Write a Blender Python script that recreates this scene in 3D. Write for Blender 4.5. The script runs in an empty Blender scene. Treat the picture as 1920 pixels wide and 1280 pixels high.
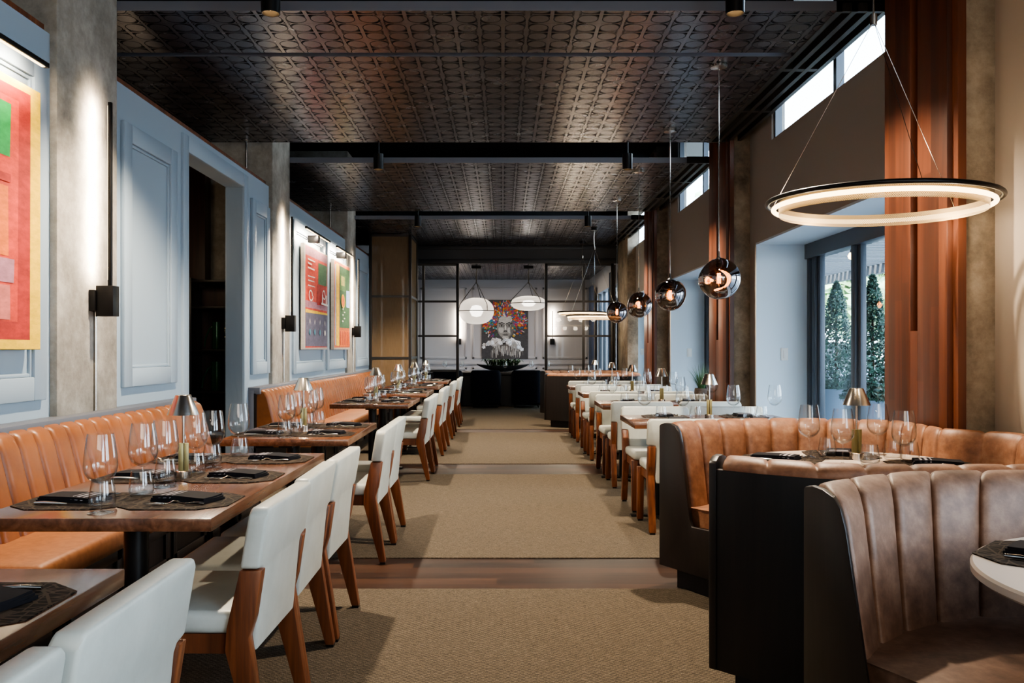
import bpy, bmesh, math, random
from mathutils import Matrix, Vector
random.seed(7)
PI = math.pi
R = math.radians
scene = bpy.context.scene
COL = scene.collection
CAMH = 1.28
F = 1650.0

# ------------------------------------------------------------------ helpers
def tag(o, label=None, cat=None, group=None, kind=None):
    if label: o['label'] = label
    if cat: o['category'] = cat
    if group: o['group'] = group
    if kind: o['kind'] = kind
    return o

def thing(name, label, cat, loc=(0, 0, 0), rz=0.0, group=None):
    o = bpy.data.objects.new(name, None)
    o.empty_display_size = 0.1
    COL.objects.link(o)
    o.location = loc
    o.rotation_euler = (0, 0, rz)
    return tag(o, label, cat, group)

def kids(o):
    return [c for c in bpy.data.objects if c.parent == o]

KIDS = {}
def copy_tree(o, parent=None):
    c = o.copy()
    COL.objects.link(c)
    if parent is not None:
        c.parent = parent
    KIDS.setdefault(parent.name if parent else '', []).append(c)
    for ch in KIDS.get(o.name, []):
        copy_tree(ch, c)
    return c

class MB:
    """collects shapes in a bmesh, becomes ONE mesh object"""
    def __init__(self):
        self.bm = bmesh.new()
        self.mats = []
    def _mi(self, mat):
        if mat is None:
            return 0
        if mat not in self.mats:
            self.mats.append(mat)
        return self.mats.index(mat)
    def _apply(self, verts, faces, mat, M=None):
        if M is not None:
            bmesh.ops.transform(self.bm, matrix=M, verts=verts)
        mi = self._mi(mat)
        if mi:
            for f in faces:
                f.material_index = mi
    def box(self, lo, hi, bevel=0.0, mat=None, M=None, seg=2):
        bm2 = bmesh.new()
        bmesh.ops.create_cube(bm2, size=1.0)
        s = [max(1e-4, hi[i] - lo[i]) for i in range(3)]
        c = [(hi[i] + lo[i]) / 2 for i in range(3)]
        bmesh.ops.transform(bm2, matrix=Matrix.Translation(c) @ Matrix.Diagonal((s[0], s[1], s[2], 1)), verts=bm2.verts[:])
        if bevel > 0:
            bmesh.ops.bevel(bm2, geom=bm2.edges[:], offset=min(bevel, min(s) * 0.49), segments=seg, profile=0.5, affect='EDGES')
        self._merge(bm2, mat, M)
        return self
    def _merge(self, bm2, mat, M=None):
        vm = {}
        mi = self._mi(mat)
        for v in bm2.verts:
            co = v.co if M is None else M @ v.co
            vm[v] = self.bm.verts.new(co)
        for f in bm2.faces:
            try:
                nf = self.bm.faces.new([vm[v] for v in f.verts])
                nf.material_index = mi
            except ValueError:
                pass
        bm2.free()
    def raw(self, verts, faces, mat=None, M=None):
        mi = self._mi(mat)
        vs = [self.bm.verts.new(v if M is None else M @ Vector(v)) for v in verts]
        for f in faces:
            try:
                nf = self.bm.faces.new([vs[i] for i in f])
                nf.material_index = mi
            except ValueError:
                pass
        return self
    def prism(self, poly, axis, a, b, mat=None, M=None, bevel=0.0, fn=None):
        """poly: 2D points; axis 0: poly=(y,z) along x; 1: poly=(x,z) along y; 2: poly=(x,y) along z"""
        def pt(p, t):
            if axis == 0: return (t, p[0], p[1])
            if axis == 1: return (p[0], t, p[1])
            return (p[0], p[1], t)
        bm2 = bmesh.new()
        n = len(poly)
        A = [bm2.verts.new(pt(p, a)) for p in poly]
        B = [bm2.verts.new(pt(p, b)) for p in poly]
        bm2.faces.new(A); bm2.faces.new(B[::-1])
        for i in range(n):
            bm2.faces.new([A[i], B[i], B[(i + 1) % n], A[(i + 1) % n]])
        bmesh.ops.recalc_face_normals(bm2, faces=bm2.faces[:])
        if bevel > 0:
            bmesh.ops.bevel(bm2, geom=bm2.edges[:], offset=bevel, segments=2, profile=0.5, affect='EDGES')
        if fn:
            for v in bm2.verts:
                v.co = Vector(fn(v.co))
        self._merge(bm2, mat, M)
        return self
    def lathe(self, prof, seg=24, c=(0, 0, 0), mat=None, M=None, sx=1.0, sy=1.0):
        verts, faces = [], []
        idx = []
        for (r, z) in prof:
            if r < 1e-6:
                idx.append([len(verts)]); verts.append((c[0], c[1], c[2] + z))
            else:
                row = []
                for k in range(seg):
                    t = 2 * PI * k / seg
                    row.append(len(verts)); verts.append((c[0] + r * sx * math.cos(t), c[1] + r * sy * math.sin(t), c[2] + z))
                idx.append(row)
        for i in range(len(idx) - 1):
            a, b = idx[i], idx[i + 1]
            if len(a) == 1 and len(b) == 1: continue
            for k in range(seg):
                k2 = (k + 1) % seg
                if len(a) == 1: faces.append((a[0], b[k2], b[k]))
                elif len(b) == 1: faces.append((a[k], a[k2], b[0]))
                else: faces.append((a[k], a[k2], b[k2], b[k]))
        return self.raw(verts, faces, mat, M)
    def cyl(self, p0, p1, r0, r1=None, seg=12, mat=None):
        r1 = r0 if r1 is None else r1
        return self.tube([p0, p1], [r0, r1], seg, mat)
    def tube(self, pts, r, seg=8, mat=None, closed=False):
        pts = [Vector(p) for p in pts]
        n = len(pts)
        rs = r if isinstance(r, (list, tuple)) else [r] * n
        verts, faces = [], []
        up = None
        for i in range(n):
            if closed:
                d = pts[(i + 1) % n] - pts[i - 1]
            else:
                d = pts[min(i + 1, n - 1)] - pts[max(i - 1, 0)]
            d.normalize()
            if up is None:
                up = Vector((0, 0, 1)) if abs(d.z) < 0.9 else Vector((1, 0, 0))
            s = d.cross(up); s.normalize()
            u = s.cross(d); u.normalize(); up = u
            for k in range(seg):
                t = 2 * PI * k / seg
                verts.append(tuple(pts[i] + (s * math.cos(t) + u * math.sin(t)) * rs[i]))
        m = n if closed else n - 1
        for i in range(m):
            j = (i + 1) % n
            for k in range(seg):
                k2 = (k + 1) % seg
                faces.append((i * seg + k, i * seg + k2, j * seg + k2, j * seg + k))
        if not closed:
            faces.append(tuple(range(seg))[::-1])
            faces.append(tuple((n - 1) * seg + k for k in range(seg)))
        return self.raw(verts, faces, mat)
    def grid(self, fn, nu, nv, mat=None, cu=False, cv=False):
        verts = [fn(i, j) for i in range(nu) for j in range(nv)]
        faces = []
        for i in range(nu if cu else nu - 1):
            for j in range(nv if cv else nv - 1):
                i2, j2 = (i + 1) % nu, (j + 1) % nv
                faces.append((i * nv + j, i2 * nv + j, i2 * nv + j2, i * nv + j2))
        return self.raw(verts, faces, mat)
    def build(self, name, mat=None, parent=None, smooth=True, world=False, angle=38, base=None):
        if world and parent is not None:
            bmesh.ops.transform(self.bm, matrix=Matrix.Translation(-Vector((base or parent).location)), verts=self.bm.verts[:])
        bmesh.ops.recalc_face_normals(self.bm, faces=self.bm.faces[:])
        me = bpy.data.meshes.new(name)
        self.bm.to_mesh(me); self.bm.free()
        if mat is not None:
            me.materials.append(mat)
        for m in self.mats:
            if not (mat is not None and m is mat):
                me.materials.append(m)
        if smooth:
            for p in me.polygons: p.use_smooth = True
            me.set_sharp_from_angle(angle=R(angle))
        o = bpy.data.objects.new(name, me)
        COL.objects.link(o)
        if parent is not None:
            o.parent = parent
            KIDS.setdefault(parent.name, []).append(o)
        return o

def mbm(first):
    m = MB(); m.mats.append(first); return m

def struct(name, mb, mat, parent=None, smooth=True):
    o = mb.build(name, mat, parent, smooth)
    if parent is None: o['kind'] = 'structure'
    return o

# ------------------------------------------------------------------ materials
class NT:
    def __init__(self, name):
        self.m = bpy.data.materials.new(name)
        self.m.use_nodes = True
        self.t = self.m.node_tree
        self.t.nodes.clear()
        self.out = self.t.nodes.new('ShaderNodeOutputMaterial')
        self._tc = None
    def n(self, typ, **kw):
        nd = self.t.nodes.new(typ)
        for k, v in kw.items(): setattr(nd, k, v)
        return nd
    def l(self, a, b): self.t.links.new(a, b)
    def tc(self, w='Object'):
        if self._tc is None: self._tc = self.n('ShaderNodeTexCoord')
        return self._tc.outputs[w]
    def math(self, op, a, b=None, c=None, clamp=False):
        nd = self.n('ShaderNodeMath', operation=op); nd.use_clamp = clamp
        for i, v in enumerate((a, b, c)):
            if v is None: continue
            if isinstance(v, (int, float)): nd.inputs[i].default_value = v
            else: self.l(v, nd.inputs[i])
        return nd.outputs[0]
    def mapping(self, scale=(1, 1, 1), src=None, loc=(0, 0, 0)):
        mp = self.n('ShaderNodeMapping')
        mp.inputs['Scale'].default_value = scale
        mp.inputs['Location'].default_value = loc
        self.l(src or self.tc(), mp.inputs['Vector'])
        return mp.outputs[0]
    def noise(self, scale, detail=4, rough=0.55, vec=None, dist=0.0):
        nd = self.n('ShaderNodeTexNoise')
        nd.inputs['Scale'].default_value = scale
        nd.inputs['Detail'].default_value = detail
        nd.inputs['Roughness'].default_value = rough
        nd.inputs['Distortion'].default_value = dist
        self.l(vec or self.tc(), nd.inputs['Vector'])
        return nd.outputs[0]
    def ramp(self, fac, stops):
        nd = self.n('ShaderNodeValToRGB')
        e = nd.color_ramp.elements
        while len(e) < len(stops): e.new(0.5)
        for i, (p, c) in enumerate(stops):
            e[i].position = p; e[i].color = (c[0], c[1], c[2], 1)
        self.l(fac, nd.inputs[0])
        return nd.outputs[0]
    def mix(self, fac, a, b):
        nd = self.n('ShaderNodeMix', data_type='RGBA')
        if isinstance(fac, (int, float)): nd.inputs[0].default_value = fac
        else: self.l(fac, nd.inputs[0])
        for i, v in ((6, a), (7, b)):
            if isinstance(v, tuple): nd.inputs[i].default_value = (v[0], v[1], v[2], 1)
            else: self.l(v, nd.inputs[i])
        return nd.outputs[2]
    def bump(self, h, strength=0.3, dist=0.01):
        nd = self.n('ShaderNodeBump')
        nd.inputs['Strength'].default_value = strength
        nd.inputs['Distance'].default_value = dist
        self.l(h, nd.inputs['Height'])
        return nd.outputs[0]
    def pbr(self, color, rough=0.5, metal=0.0, bump=None, spec=0.5, coat=0.0, emis=None, estr=0.0, sheen=0.0):
        p = self.n('ShaderNodeBsdfPrincipled')
        if isinstance(color, tuple): p.inputs['Base Color'].default_value = (*color, 1)
        else: self.l(color, p.inputs['Base Color'])
        if isinstance(rough, (int, float)): p.inputs['Roughness'].default_value = rough
        else: self.l(rough, p.inputs['Roughness'])
        p.inputs['Metallic'].default_value = metal
        p.inputs['Specular IOR Level'].default_value = spec
        p.inputs['Coat Weight'].default_value = coat
        p.inputs['Coat Roughness'].default_value = 0.12
        p.inputs['Sheen Weight'].default_value = sheen
        if bump is not None: self.l(bump, p.inputs['Normal'])
        if emis:
            p.inputs['Emission Color'].default_value = (*emis, 1)
            p.inputs['Emission Strength'].default_value = estr
        self.l(p.outputs[0], self.out.inputs[0])
        self.p = p
        return self.m

def srgb(r, g, b):
    f = lambda c: (c / 255 / 12.92) if c / 255 <= 0.04045 else ((c / 255 + 0.055) / 1.055) ** 2.4
    return (f(r), f(g), f(b))

def plain(name, col, rough=0.5, metal=0.0, **kw):
    return NT(name).pbr(col, rough, metal, **kw)

def wood(name, dark, mid, light, axis=1, rough=0.35, coat=0.0, scale=1.0, planks=None, spec=0.5):
    t = NT(name)
    sc = [14 * scale] * 3; sc[axis] = 1.1 * scale
    v = t.mapping(tuple(sc))
    n1 = t.noise(1.6, 5, 0.6, v, 0.6)
    sc2 = [60 * scale] * 3; sc2[axis] = 2.0 * scale
    n2 = t.noise(1.0, 3, 0.5, t.mapping(tuple(sc2)))
    f = t.math('ADD', t.math('MULTIPLY', n1, 0.75), t.math('MULTIPLY', n2, 0.25))
    if planks:
        # planks: (across axis index, width, length) -> a random tone for each board
        ax, w, ln = planks
        sep = t.n('ShaderNodeSeparateXYZ'); t.l(t.tc(), sep.inputs[0])
        a = t.math('FLOOR', t.math('DIVIDE', sep.outputs[ax], w))
        wn0 = t.n('ShaderNodeTexWhiteNoise', noise_dimensions='1D'); t.l(a, wn0.inputs['W'])
        b = t.math('FLOOR', t.math('ADD', t.math('DIVIDE', sep.outputs[axis], ln), t.math('MULTIPLY', wn0.outputs[0], 7.0)))
        wn = t.n('ShaderNodeTexWhiteNoise', noise_dimensions='2D')
        cb = t.n('ShaderNodeCombineXYZ'); t.l(a, cb.inputs[0]); t.l(b, cb.inputs[1]); t.l(cb.outputs[0], wn.inputs['Vector'])
        f = t.math('ADD', t.math('MULTIPLY', f, 0.75), t.math('MULTIPLY', t.math('SUBTRACT', wn.outputs[0], 0.25), 0.36))
    c = t.ramp(f, [(0.30, dark), (0.50, mid), (0.72, light)])
    return t.pbr(c, rough, 0, t.bump(n2, 0.06, 0.004), coat=coat, spec=spec)

def leather(name, a, b, rough=0.45, scale=9.0, bumpy=0.15, c=None, spec=0.5):
    t = NT(name)
    n1 = t.noise(scale, 6, 0.65)
    n2 = t.noise(scale * 22, 2, 0.5)
    stops = [(0.34, a), (0.66, b)]
    if c: stops = [(0.30, a), (0.52, b), (0.72, c)]
    col = t.ramp(n1, stops)
    return t.pbr(col, rough, 0, t.bump(n2, bumpy, 0.002), spec=spec)

def concrete(name, a, b, c):
    t = NT(name)
    n1 = t.noise(2.2, 8, 0.65)
    n2 = t.noise(14, 6, 0.7)
    f = t.math('ADD', t.math('MULTIPLY', n1, 0.7), t.math('MULTIPLY', n2, 0.3))
    col = t.ramp(f, [(0.36, a), (0.5, b), (0.64, c)])
    return t.pbr(col, 0.75, 0, t.bump(f, 0.35, 0.03))

def emit(name, col, s):
    t = NT(name)
    e = t.n('ShaderNodeEmission'); e.inputs[0].default_value = (*col, 1); e.inputs[1].default_value = s
    t.l(e.outputs[0], t.out.inputs[0])
    return t.m

def thin_glass(name, tint=(0.97, 0.98, 0.98), edge=(0.75, 0.8, 0.8), ior=1.45, rough=0.0, base=0.03, gain=1.0, gl=(1, 1, 1)):
    """a thin sheet of glass: clear straight on, darker and shinier at grazing angles"""
    t = NT(name)
    lw = t.n('ShaderNodeLayerWeight'); lw.inputs['Blend'].default_value = 0.5
    fac = t.math('POWER', lw.outputs['Facing'], 3.0)
    col = t.mix(fac, tint, edge)
    tr = t.n('ShaderNodeBsdfTransparent'); t.l(col, tr.inputs[0])
    g = t.n('ShaderNodeBsdfGlossy'); g.inputs['Roughness'].default_value = rough
    g.inputs[0].default_value = (*gl, 1)
    f2 = t.math('ADD', t.math('MULTIPLY', t.math('POWER', lw.outputs['Facing'], 5.0), 0.8 * gain), base, clamp=True)
    mx = t.n('ShaderNodeMixShader')
    t.l(f2, mx.inputs[0]); t.l(tr.outputs[0], mx.inputs[1]); t.l(g.outputs[0], mx.inputs[2])
    t.l(mx.outputs[0], t.out.inputs[0])
    return t.m

def carpet_mat():
    t = NT('carpet')
    n1 = t.noise(220, 2, 0.6)
    n2 = t.noise(26, 3, 0.6, t.mapping((1, 4, 1)))
    n3 = t.noise(1.1, 3, 0.5)
    br = t.n('ShaderNodeTexChecker'); br.inputs['Scale'].default_value = 70
    t.l(t.tc(), br.inputs['Vector'])
    f = t.math('ADD', t.math('MULTIPLY', n1, 0.6), t.math('ADD', t.math('MULTIPLY', n2, 0.3), t.math('MULTIPLY', br.outputs[1], 0.08)))
    c = t.ramp(f, [(0.30, srgb(46, 42, 37)), (0.50, srgb(88, 79, 68)), (0.72, srgb(132, 120, 104))])
    c = t.mix(t.math('MULTIPLY', n3, 0.25), c, srgb(74, 64, 52))
    return t.pbr(c, 0.95, 0, t.bump(f, 0.6, 0.012), spec=0.1)

def ceiling_mat():
    t = NT('pressed_ceiling')
    sep = t.n('ShaderNodeSeparateXYZ'); t.l(t.tc(), sep.inputs[0])
    X, Y = sep.outputs[0], sep.outputs[1]
    P = 0.305
    def cell(s, off):
        u = t.math('DIVIDE', t.math('ADD', s, 60 * P - off), P)
        f = t.math('FRACT', u)
        return t.math('ABSOLUTE', t.math('SUBTRACT', t.math('MULTIPLY', f, 2.0), 1.0))
    a, b = cell(X, 0.0), cell(Y, 6.20)
    def ss(v, lo, hi):   # step lo..hi window
        return t.math('MULTIPLY', t.math('GREATER_THAN', v, lo), t.math('LESS_THAN', v, hi))
    def sq(v, c, r):
        d = t.math('DIVIDE', t.math('SUBTRACT', v, c), r)
        return t.math('MULTIPLY', d, d)
    e = t.math('SQRT', t.math('ADD', sq(a, 0.50, 0.40), sq(b, 0.50, 0.41)))
    ring = ss(e, 0.975, 1.05)
    wedge = t.math('MULTIPLY', t.math('GREATER_THAN', e, 1.10), t.math('MULTIPLY', ss(a, 0.55, 0.92), ss(b, 0.05, 0.45)))
    cres = t.math('MULTIPLY', ss(e, 1.08, 1.27), t.math('MULTIPLY', ss(a, 0.06, 0.46), ss(b, 0.52, 0.97)))
    corner = t.math('MULTIPLY', t.math('GREATER_THAN', e, 1.40), t.math('MULTIPLY', ss(a, 0.05, 0.40), ss(b, 0.66, 0.96)))
    slit = t.math('MULTIPLY', ss(b, 0.055, 0.095), ss(a, 0.16, 0.80))
    dots = t.math('MULTIPLY', ss(a, 0.10, 0.19), t.math('ADD', ss(b, 0.02, 0.07), ss(b, 0.13, 0.19)))
    hole = ring
    for h in (wedge, cres, corner, slit, dots): hole = t.math('MAXIMUM', hole, h)
    # raised bars
    bar = t.math('GREATER_THAN', a, 0.93)
    seam = t.math('MULTIPLY', t.math('GREATER_THAN', cell_seam(t, Y), 0.985), 1.0)
    n = t.noise(3, 4, 0.6)
    base = t.ramp(n, [(0.3, srgb(84, 84, 92)), (0.7, srgb(104, 103, 108))])
    col = t.mix(hole, base, (0.0015, 0.0015, 0.003))
    col = t.mix(t.math('MULTIPLY', bar, 0.45), col, srgb(122, 117, 118))
    col = t.mix(t.math('MULTIPLY', seam, 0.6), col, srgb(28, 28, 32))
    hgt = t.math('SUBTRACT', t.math('MULTIPLY', bar, 0.6), hole)
    rough = t.math('ADD', t.math('MULTIPLY', hole, 0.5), t.math('ADD', 0.20, t.math('MULTIPLY', n, 0.12)))
    m = t.pbr(col, rough, 0.75, t.bump(hgt, 0.25, 0.006), spec=0.5)
    sp = t.math('SUBTRACT', 0.5, t.math('MULTIPLY', hole, 0.5))
    t.l(sp, t.p.inputs['Specular IOR Level'])
    return m

def cell_seam(t, Y):
    u = t.math('DIVIDE', t.math('ADD', Y, 60 * 0.61 - 6.20), 0.61)
    f = t.math('FRACT', u)
    return t.math('ABSOLUTE', t.math('SUBTRACT', t.math('MULTIPLY', f, 2.0), 1.0))

def mesh_metal(name, col, scale, hole=0.5, emis=None, estr=0):
    """woven or perforated metal: a fine grid of holes in object space"""
    t = NT(name)
    sep = t.n('ShaderNodeSeparateXYZ'); t.l(t.tc('UV'), sep.inputs[0])
    w1 = t.math('SINE', t.math('MULTIPLY', sep.outputs[0], scale))
    w2 = t.math('SINE', t.math('MULTIPLY', sep.outputs[1], scale))
    h = t.math('GREATER_THAN', t.math('MULTIPLY', w1, w2), hole)
    p = t.n('ShaderNodeBsdfPrincipled')
    p.inputs['Base Color'].default_value = (*col, 1); p.inputs['Metallic'].default_value = 0.4; p.inputs['Roughness'].default_value = 0.45
    if emis:
        p.inputs['Emission Color'].default_value = (*emis, 1); p.inputs['Emission Strength'].default_value = estr
    tr = t.n('ShaderNodeBsdfTransparent')
    mx = t.n('ShaderNodeMixShader')
    t.l(h, mx.inputs[0]); t.l(p.outputs[0], mx.inputs[1]); t.l(tr.outputs[0], mx.inputs[2])
    t.l(mx.outputs[0], t.out.inputs[0])
    return t.m

def sheer(name, col, alpha=0.75):
    t = NT(name)
    v = t.noise(1.0, 3, 0.6, t.mapping((160, 160, 6)))
    d = t.n('ShaderNodeBsdfDiffuse')
    t.l(t.ramp(v, [(0.3, tuple(c * 0.7 for c in col)), (0.7, col)]), d.inputs[0])
    tr = t.n('ShaderNodeBsdfTransparent')
    mx = t.n('ShaderNodeMixShader'); mx.inputs[0].default_value = alpha
    t.l(tr.outputs[0], mx.inputs[1]); t.l(d.outputs[0], mx.inputs[2]); t.l(mx.outputs[0], t.out.inputs[0])
    return t.m

def paint(name, col, var=0.35, scale=9):
    t = NT(name)
    n1 = t.noise(scale, 5, 0.7, t.mapping((1, 1, 2.5)))
    lo = tuple(c * (1 - var) for c in col); hi = tuple(min(1, c * (1 + var * 0.6) + 0.01) for c in col)
    return t.pbr(t.ramp(n1, [(0.3, lo), (0.7, hi)]), 0.6, 0, t.bump(n1, 0.15, 0.004))

def placemat_mat():
    t = NT('woven_mat')
    wv = t.n('ShaderNodeTexVoronoi', feature='DISTANCE_TO_EDGE'); wv.inputs['Scale'].default_value = 30
    t.l(t.mapping((1, 0.45, 1)), wv.inputs['Vector'])
    wv2 = t.n('ShaderNodeTexVoronoi', feature='DISTANCE_TO_EDGE'); wv2.inputs['Scale'].default_value = 26
    t.l(t.mapping((0.4, 1, 1), loc=(3, 1, 0)), wv2.inputs['Vector'])
    h = t.math('MAXIMUM', t.math('LESS_THAN', wv.outputs[0], 0.05), t.math('LESS_THAN', wv2.outputs[0], 0.05))
    c = t.mix(h, srgb(24, 20, 18), srgb(66, 56, 48))
    return t.pbr(c, 0.8, 0, t.bump(h, 0.4, 0.003), spec=0.12)

M = {}
M['wall_blue'] = plain('blue_grey_wall_paint', srgb(150, 165, 177), 0.45)
M['wall_grey'] = plain('warm_grey_wall_paint', srgb(150, 145, 139), 0.6)
M['wall_beige'] = plain('beige_wall_paint', srgb(156, 142, 128), 0.6)
M['wall_reveal'] = plain('pale_reveal_paint', srgb(196, 210, 220), 0.5)
M['wall_white'] = plain('private_room_paint', srgb(196, 192, 196), 0.5)
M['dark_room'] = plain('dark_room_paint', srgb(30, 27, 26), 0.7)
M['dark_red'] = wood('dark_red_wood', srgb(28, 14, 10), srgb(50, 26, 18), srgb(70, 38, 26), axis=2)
M['black'] = plain('black_paint', (0.006, 0.006, 0.007), 0.6)
M['plenum'] = plain('plenum_black', (0.003, 0.003, 0.004), 0.9, spec=0.1)
M['fascia'] = plain('grey_fascia', srgb(104, 106, 114), 0.45, 0.3)
M['ceil'] = ceiling_mat()
M['conc'] = concrete('concrete', srgb(112, 106, 97), srgb(146, 139, 128), srgb(176, 169, 158))
M['conc_warm'] = concrete('concrete_warm', srgb(88, 78, 64), srgb(134, 120, 102), srgb(168, 154, 134))
M['carpet'] = carpet_mat()
M['floorwood'] = wood('dark_floor_boards', srgb(24, 15, 11), srgb(48, 31, 22), srgb(70, 47, 33), axis=0, rough=0.4, planks=(1, 0.12, 1.7))
M['redwood'] = wood('red_wood_cladding', srgb(64, 34, 20), srgb(88, 47, 28), srgb(106, 60, 37), axis=2, rough=0.42, planks=(1, 0.083, 1.9), scale=0.8)
M['table'] = wood('walnut_table', srgb(56, 34, 23), srgb(96, 61, 42), srgb(126, 84, 60), axis=1, rough=0.22, coat=0.25)
M['tablex'] = wood('walnut_table_cross', srgb(56, 34, 23), srgb(96, 61, 42), srgb(126, 84, 60), axis=0, rough=0.22, coat=0.25)
M['chairwood'] = wood('walnut_chair', srgb(58, 30, 17), srgb(104, 58, 33), srgb(142, 86, 52), axis=2, rough=0.35)
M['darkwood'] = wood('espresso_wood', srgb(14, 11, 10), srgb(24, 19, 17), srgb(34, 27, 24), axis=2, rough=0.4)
M['white_leather'] = leather('white_leather', srgb(172, 174, 166), srgb(187, 189, 181), 0.42, 6, 0.10)
M['tan'] = leather('caramel_leather', srgb(118, 68, 34), srgb(142, 86, 46), 0.38, 5, 0.12)
M['tan_seat'] = leather('caramel_seat_leather', srgb(136, 84, 46), srgb(158, 102, 60), 0.5, 30, 0.2)
M['booth'] = leather('brown_booth_leather', srgb(102, 66, 46), srgb(132, 90, 64), 0.5, 16, 0.2, c=srgb(154, 114, 88))
M['booth_dark'] = leather('mauve_booth_leather', srgb(100, 74, 58), srgb(126, 96, 78), 0.5, 16, 0.2, c=srgb(150, 120, 100))
M['metal_black'] = plain('black_metal', (0.012, 0.011, 0.011), 0.4, 0.6)
M['steel'] = plain('dark_steel', srgb(62, 60, 58), 0.4, 0.8)
M['frame'] = plain('window_frame', srgb(66, 72, 80), 0.4, 0.3)
M['chrome'] = plain('brushed_nickel', srgb(188, 180, 170), 0.22, 1.0)
M['silver'] = plain('silver', srgb(214, 212, 208), 0.16, 1.0)
M['brass'] = plain('aged_brass', srgb(142, 134, 96), 0.4, 0.8)
M['bronze_shade'] = plain('champagne_shade', srgb(206, 198, 186), 0.24, 1.0)
M['glass'] = thin_glass('drinking_glass', tint=(0.985, 0.99, 0.99), edge=(0.42, 0.45, 0.46), base=0.034, gain=1.1)
M['pane'] = thin_glass('window_glass', tint=(0.94, 0.97, 0.97), edge=(0.8, 0.85, 0.85), base=0.02)
M['napkin'] = plain('black_napkin', srgb(20, 19, 24), 0.85, spec=0.2)
M['stripe'] = plain('grey_stripe', srgb(150, 146, 152), 0.85, spec=0.2)
M['mat'] = placemat_mat()
M['marble'] = plain('white_stone', srgb(212, 198, 184), 0.2)
M['navy'] = plain('navy_velvet', srgb(10, 12, 26), 0.8, spec=0.2)
M['bulb'] = emit('warm_bulb', (1.0, 0.62, 0.28), 14)
M['led'] = emit('warm_led', (1.0, 0.72, 0.38), 5)
M['filament'] = emit('filament', (1.0, 0.36, 0.08), 40)
M['globe'] = thin_glass('smoked_globe', tint=(0.30, 0.22, 0.17), edge=(0.05, 0.04, 0.04), base=0.20, gain=1.6, gl=(0.85, 0.83, 0.86))
M['amber'] = thin_glass('bulb_glass', tint=(1.0, 0.8, 0.55), edge=(0.8, 0.5, 0.3))
M['ringmesh'] = mesh_metal('perforated_band', srgb(178, 150, 104), 1.0, 0.45, (1.0, 0.68, 0.32), 0.12)
M['screen'] = sheer('woven_screen', srgb(136, 114, 88), 0.8)
M['curtain'] = plain('blue_curtain', srgb(58, 68, 92), 0.8)
M['ground'] = plain('pavement', srgb(150, 150, 150), 0.85)
M['plate'] = plain('switch_plastic', srgb(220, 220, 216), 0.4)
M['basket'] = wood('woven_pot', srgb(24, 18, 14), srgb(56, 44, 34), srgb(96, 78, 60), axis=0, scale=2.0, rough=0.8)
M['plant'] = paint('plant_leaf', srgb(52, 84, 46), 0.5, 30)
M['leaf'] = paint('tree_leaf', srgb(186, 212, 164), 0.3, 3)
M['leaf2'] = paint('conifer_leaf', srgb(38, 70, 52), 0.5, 6)
M['bark'] = plain('bark', srgb(80, 62, 48), 0.9)
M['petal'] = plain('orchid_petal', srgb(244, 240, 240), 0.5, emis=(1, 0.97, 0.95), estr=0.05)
M['planter'] = plain('blue_grey_planter', srgb(92, 108, 124), 0.5)
M['carpaint'] = plain('silver_car_paint', srgb(120, 130, 142), 0.25, 0.4, coat=0.6)
M['carglass'] = plain('car_glass', srgb(20, 26, 32), 0.08)
M['tyre'] = plain('tyre', srgb(20, 20, 20), 0.8)
M['slat'] = plain('canopy_slat', srgb(96, 98, 100), 0.6)
M['greenglass'] = plain('green_glaze', srgb(52, 92, 66), 0.15, 0.4)
M['hammered'] = NT('hammered_metal')
_v = M['hammered'].n('ShaderNodeTexVoronoi'); _v.inputs['Scale'].default_value = 60; M['hammered'].l(M['hammered'].tc(), _v.inputs['Vector'])
M['hammered'] = M['hammered'].pbr(srgb(120, 116, 96), 0.2, 1.0, M['hammered'].bump(_v.outputs[0], 0.6, 0.01))

def shade_mat():
    t = NT('translucent_shade')
    d = t.n('ShaderNodeBsdfDiffuse'); d.inputs[0].default_value = (0.85, 0.82, 0.8, 1)
    tl = t.n('ShaderNodeBsdfTranslucent'); tl.inputs[0].default_value = (0.9, 0.86, 0.82, 1)
    tr = t.n('ShaderNodeBsdfTransparent')
    m1 = t.n('ShaderNodeMixShader'); m1.inputs[0].default_value = 0.6
    t.l(d.outputs[0], m1.inputs[1]); t.l(tl.outputs[0], m1.inputs[2])
    m2 = t.n('ShaderNodeMixShader'); m2.inputs[0].default_value = 0.35
    t.l(m1.outputs[0], m2.inputs[1]); t.l(tr.outputs[0], m2.inputs[2])
    t.l(m2.outputs[0], t.out.inputs[0])
    return t.m
M['shade'] = shade_mat()

# ------------------------------------------------------------------ lights
def area(loc, rot, sx, sy, power, col=(1, 1, 1), spread=180):
    L = bpy.data.lights.new('area', 'AREA'); L.shape = 'RECTANGLE'; L.size = sx; L.size_y = sy
    L.energy = power; L.color = col; L.spread = R(spread)
    o = bpy.data.objects.new('area_light', L); COL.objects.link(o); o.location = loc; o.rotation_euler = rot
    return o
def spot(loc, power, col, ang=70, blend=0.4, size=0.04, rot=(0, 0, 0)):
    L = bpy.data.lights.new('spot', 'SPOT'); L.energy = power; L.color = col; L.spot_size = R(ang); L.spot_blend = blend
    L.shadow_soft_size = size
    o = bpy.data.objects.new('spot_light', L); COL.objects.link(o); o.location = loc; o.rotation_euler = rot
    return o
def point(loc, power, col, size=0.02):
    L = bpy.data.lights.new('point', 'POINT'); L.energy = power; L.color = col; L.shadow_soft_size = size
    o = bpy.data.objects.new('point_light', L); COL.objects.link(o); o.location = loc
    return o
WARM = (1.0, 0.76, 0.50)
WARM2 = (1.0, 0.84, 0.64)

# ================================================================== THE SETTING
PER = 4.36
CEIL = CAMH + 2.07       # 3.35
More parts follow.
